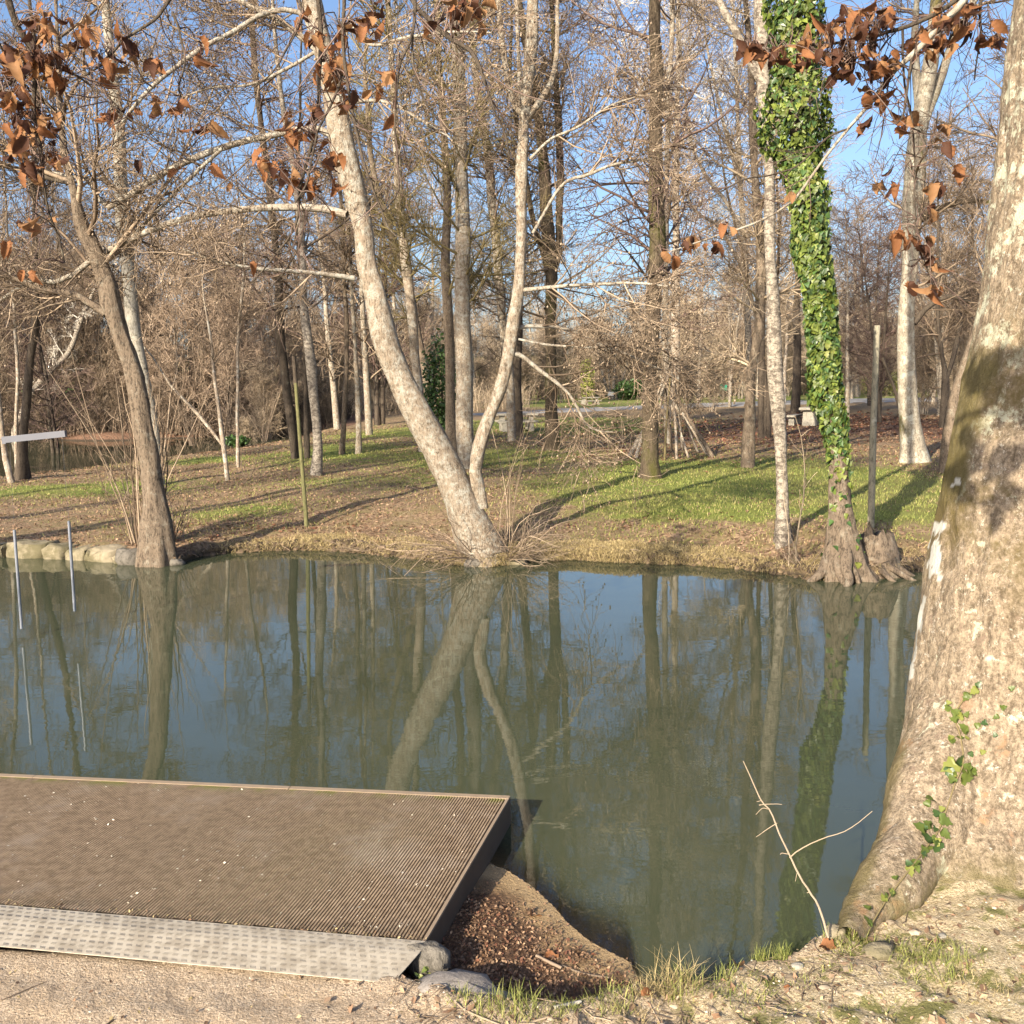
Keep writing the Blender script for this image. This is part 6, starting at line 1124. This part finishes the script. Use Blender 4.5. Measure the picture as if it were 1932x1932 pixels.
def pebbles(name, n, mt, seed, s0, s1, wf, x0, x1, y0, y1, flat=.6):
    rg = np.random.default_rng(seed); x, y = scatter(n, x0, x1, y0, y1, rg, wf); n = len(x); r = s0 * (s1 / s0) ** (rg.random(n) ** 2.2); o_ = np.array([[1, 0, 0], [.3, .9, .1], [-.8, .55, 0], [-.8, -.55, .05], [.3, -.9, 0], [.4, .1, .9], [-.4, -.1, .85]]); f = np.array([[0, 1, 5], [1, 2, 5], [2, 6, 5], [2, 3, 6], [3, 4, 6], [4, 5, 6], [4, 0, 5]])
    a = rg.uniform(0, 6.28, n); c, s = np.cos(a), np.sin(a); O = o_[None] + rg.normal(0, .14, (n, 7, 3)); X = O[..., 0] * c[:, None] - O[..., 1] * s[:, None]; Y_ = O[..., 0] * s[:, None] + O[..., 1] * c[:, None]; Z_ = O[..., 2] * flat
    V = np.stack([x[:, None] + X * r[:, None], y[:, None] + Y_ * r[:, None], (H(x, y) - .0006)[:, None] + Z_ * r[:, None]], -1).reshape(-1, 3); obj(name, mesh(name, V, (np.arange(n)[:, None, None] * 7 + f[None]).reshape(-1, 3), [M[mt]], None, True), None, kind='stuff')
pebbles('soil_clods', 9000, 'clod', 41, .0015, .009, lambda x, y: W_near(x, y) * np.where(x < -.5, .5, 1), -2.2, 2.2, 1.7, 3.6); pebbles('gravel', 6000, 'pebble', 42, .0012, .005, lambda x, y: np.clip(W_near(x, y) * 2, 0, .9), -2.2, 2.0, 1.7, 3.6)
def deck_crumbs():
    rg = np.random.default_rng(51); n = 900; u = rg.uniform(0, 2.6, n); v = rg.beta(.9, 1.2, n); A = NR[None] + udN[None] * u[:, None]; B = FR[None] + udF[None] * u[:, None]; p = A * (1 - v[:, None] * .94 - .03) + B * (v[:, None] * .94 + .03); P = np.stack([p[:, 0], p[:, 1], np.full(n, Z_DECK + .002)], 1); N = rg.normal([0, 0, 1], .35, (n, 3)); N /= np.linalg.norm(N, axis=1, keepdims=True); V, Qd = quads(P, .0013 * (6 ** (rg.random(n) ** 2.2)), N, rg, .7); obj('deck_crumbs', mesh('crumbs', V, Qd, [M['pebble']], None, False), None, kind='stuff')
deck_crumbs()
grass_near = blades
def ground_grass():
    rg = np.random.default_rng(71); Vs, Qs, n_ = [], [], 0
    for i in range(300):
        x = rg.uniform(-.15, 2.1); y = ylip(x) - rg.uniform(-.01, .12 + .45 * (x > .6)) ** 1.0
        if math.hypot(x - 1.85, y - 3.6) < .8: continue
        V, Qd = blades(np.array([x, y, 0]), int(rg.integers(4, 16)), rg.uniform(.012, .035), 'grass', int(rg.integers(1e6)), .8, .03, .0009, .4, 4); Vs.append(V); Qs.append(Qd + n_); n_ += len(V)
    obj('thin_grass', mesh('thin_grass', np.concatenate(Vs), np.concatenate(Qs), [M['grass']], None, False), None, kind='stuff')
ground_grass()

def lip_debris():
    rg = np.random.default_rng(88); P = []
    for i in range(420):
        x = rg.uniform(-.4, 1.4); y = ylip(x) - rg.uniform(-.02, .3) ** 1.0; a = rg.uniform(0, 6.28); l_ = rg.uniform(.01, .05); q = []
        for t in (-1, -.3, .4, 1): xx = x + math.cos(a) * l_ * t + rg.normal(0, .002); yy = y + math.sin(a) * l_ * t + rg.normal(0, .002); q.append([xx, yy, float(0)])
        P.append(q)
    P = np.array(P); P[..., 2] = H(P[..., 0].ravel(), P[..., 1].ravel()).reshape(P.shape[:2]) + .003 + rg.uniform(0, .006, (len(P), 1)); V, Qd = sweep(P, np.broadcast_to(rg.uniform(.0005, .0018, (len(P), 1)), P.shape[:2]), 4)
    obj('twig_debris', mesh('twig_debris', V, Qd, [M['twig']]), None, kind='stuff')
lip_debris()
litter('dead_leaf_scraps', 420, 'litter_a', W_near, 1.9, 3.6, .006, .018, 131, -.8, 2.0, .006, tilt=.6); litter('dead_leaf_scraps', 260, 'litter_b', W_near, 1.9, 3.6, .006, .02, 132, -.8, 2.0, .006, tilt=.7)
pebbles('soil_lumps', 900, 'clod', 141, .006, .02, lambda x, y: W_near(x, y) * (x > -.25) * (ylip(x) - y < .35), -.4, 1.6, 1.9, 3.4, .45)

def plate_debris():
    """crumbs, straws and scraps of leaf caught where the plate lies on the boards"""
    rg = np.random.default_rng(53); n = 700; u = rg.uniform(0, 2.6, n); v = rg.exponential(.018, n) + .012; p = NR[None] + udN[None] * u[:, None] + VD[None] * v[:, None]; P = np.stack([p[:, 0], p[:, 1], np.full(n, Z_DECK + .003)], 1); N = rg.normal([0, 0, 1], .5, (n, 3)); N /= np.linalg.norm(N, axis=1, keepdims=True)
    for nm, mt, sl in (('deck_scraps', 'litter_b', slice(0, 420)), ('deck_scraps', 'drygrass', slice(420, 700))):
        V, Qd = quads(P[sl], .0015 * (6 ** (rg.random(len(P[sl])) ** 1.8)), N[sl], rg, .5); obj(nm, mesh(nm, V, Qd, [M[mt]], None, False), None, kind='stuff')
plate_debris()
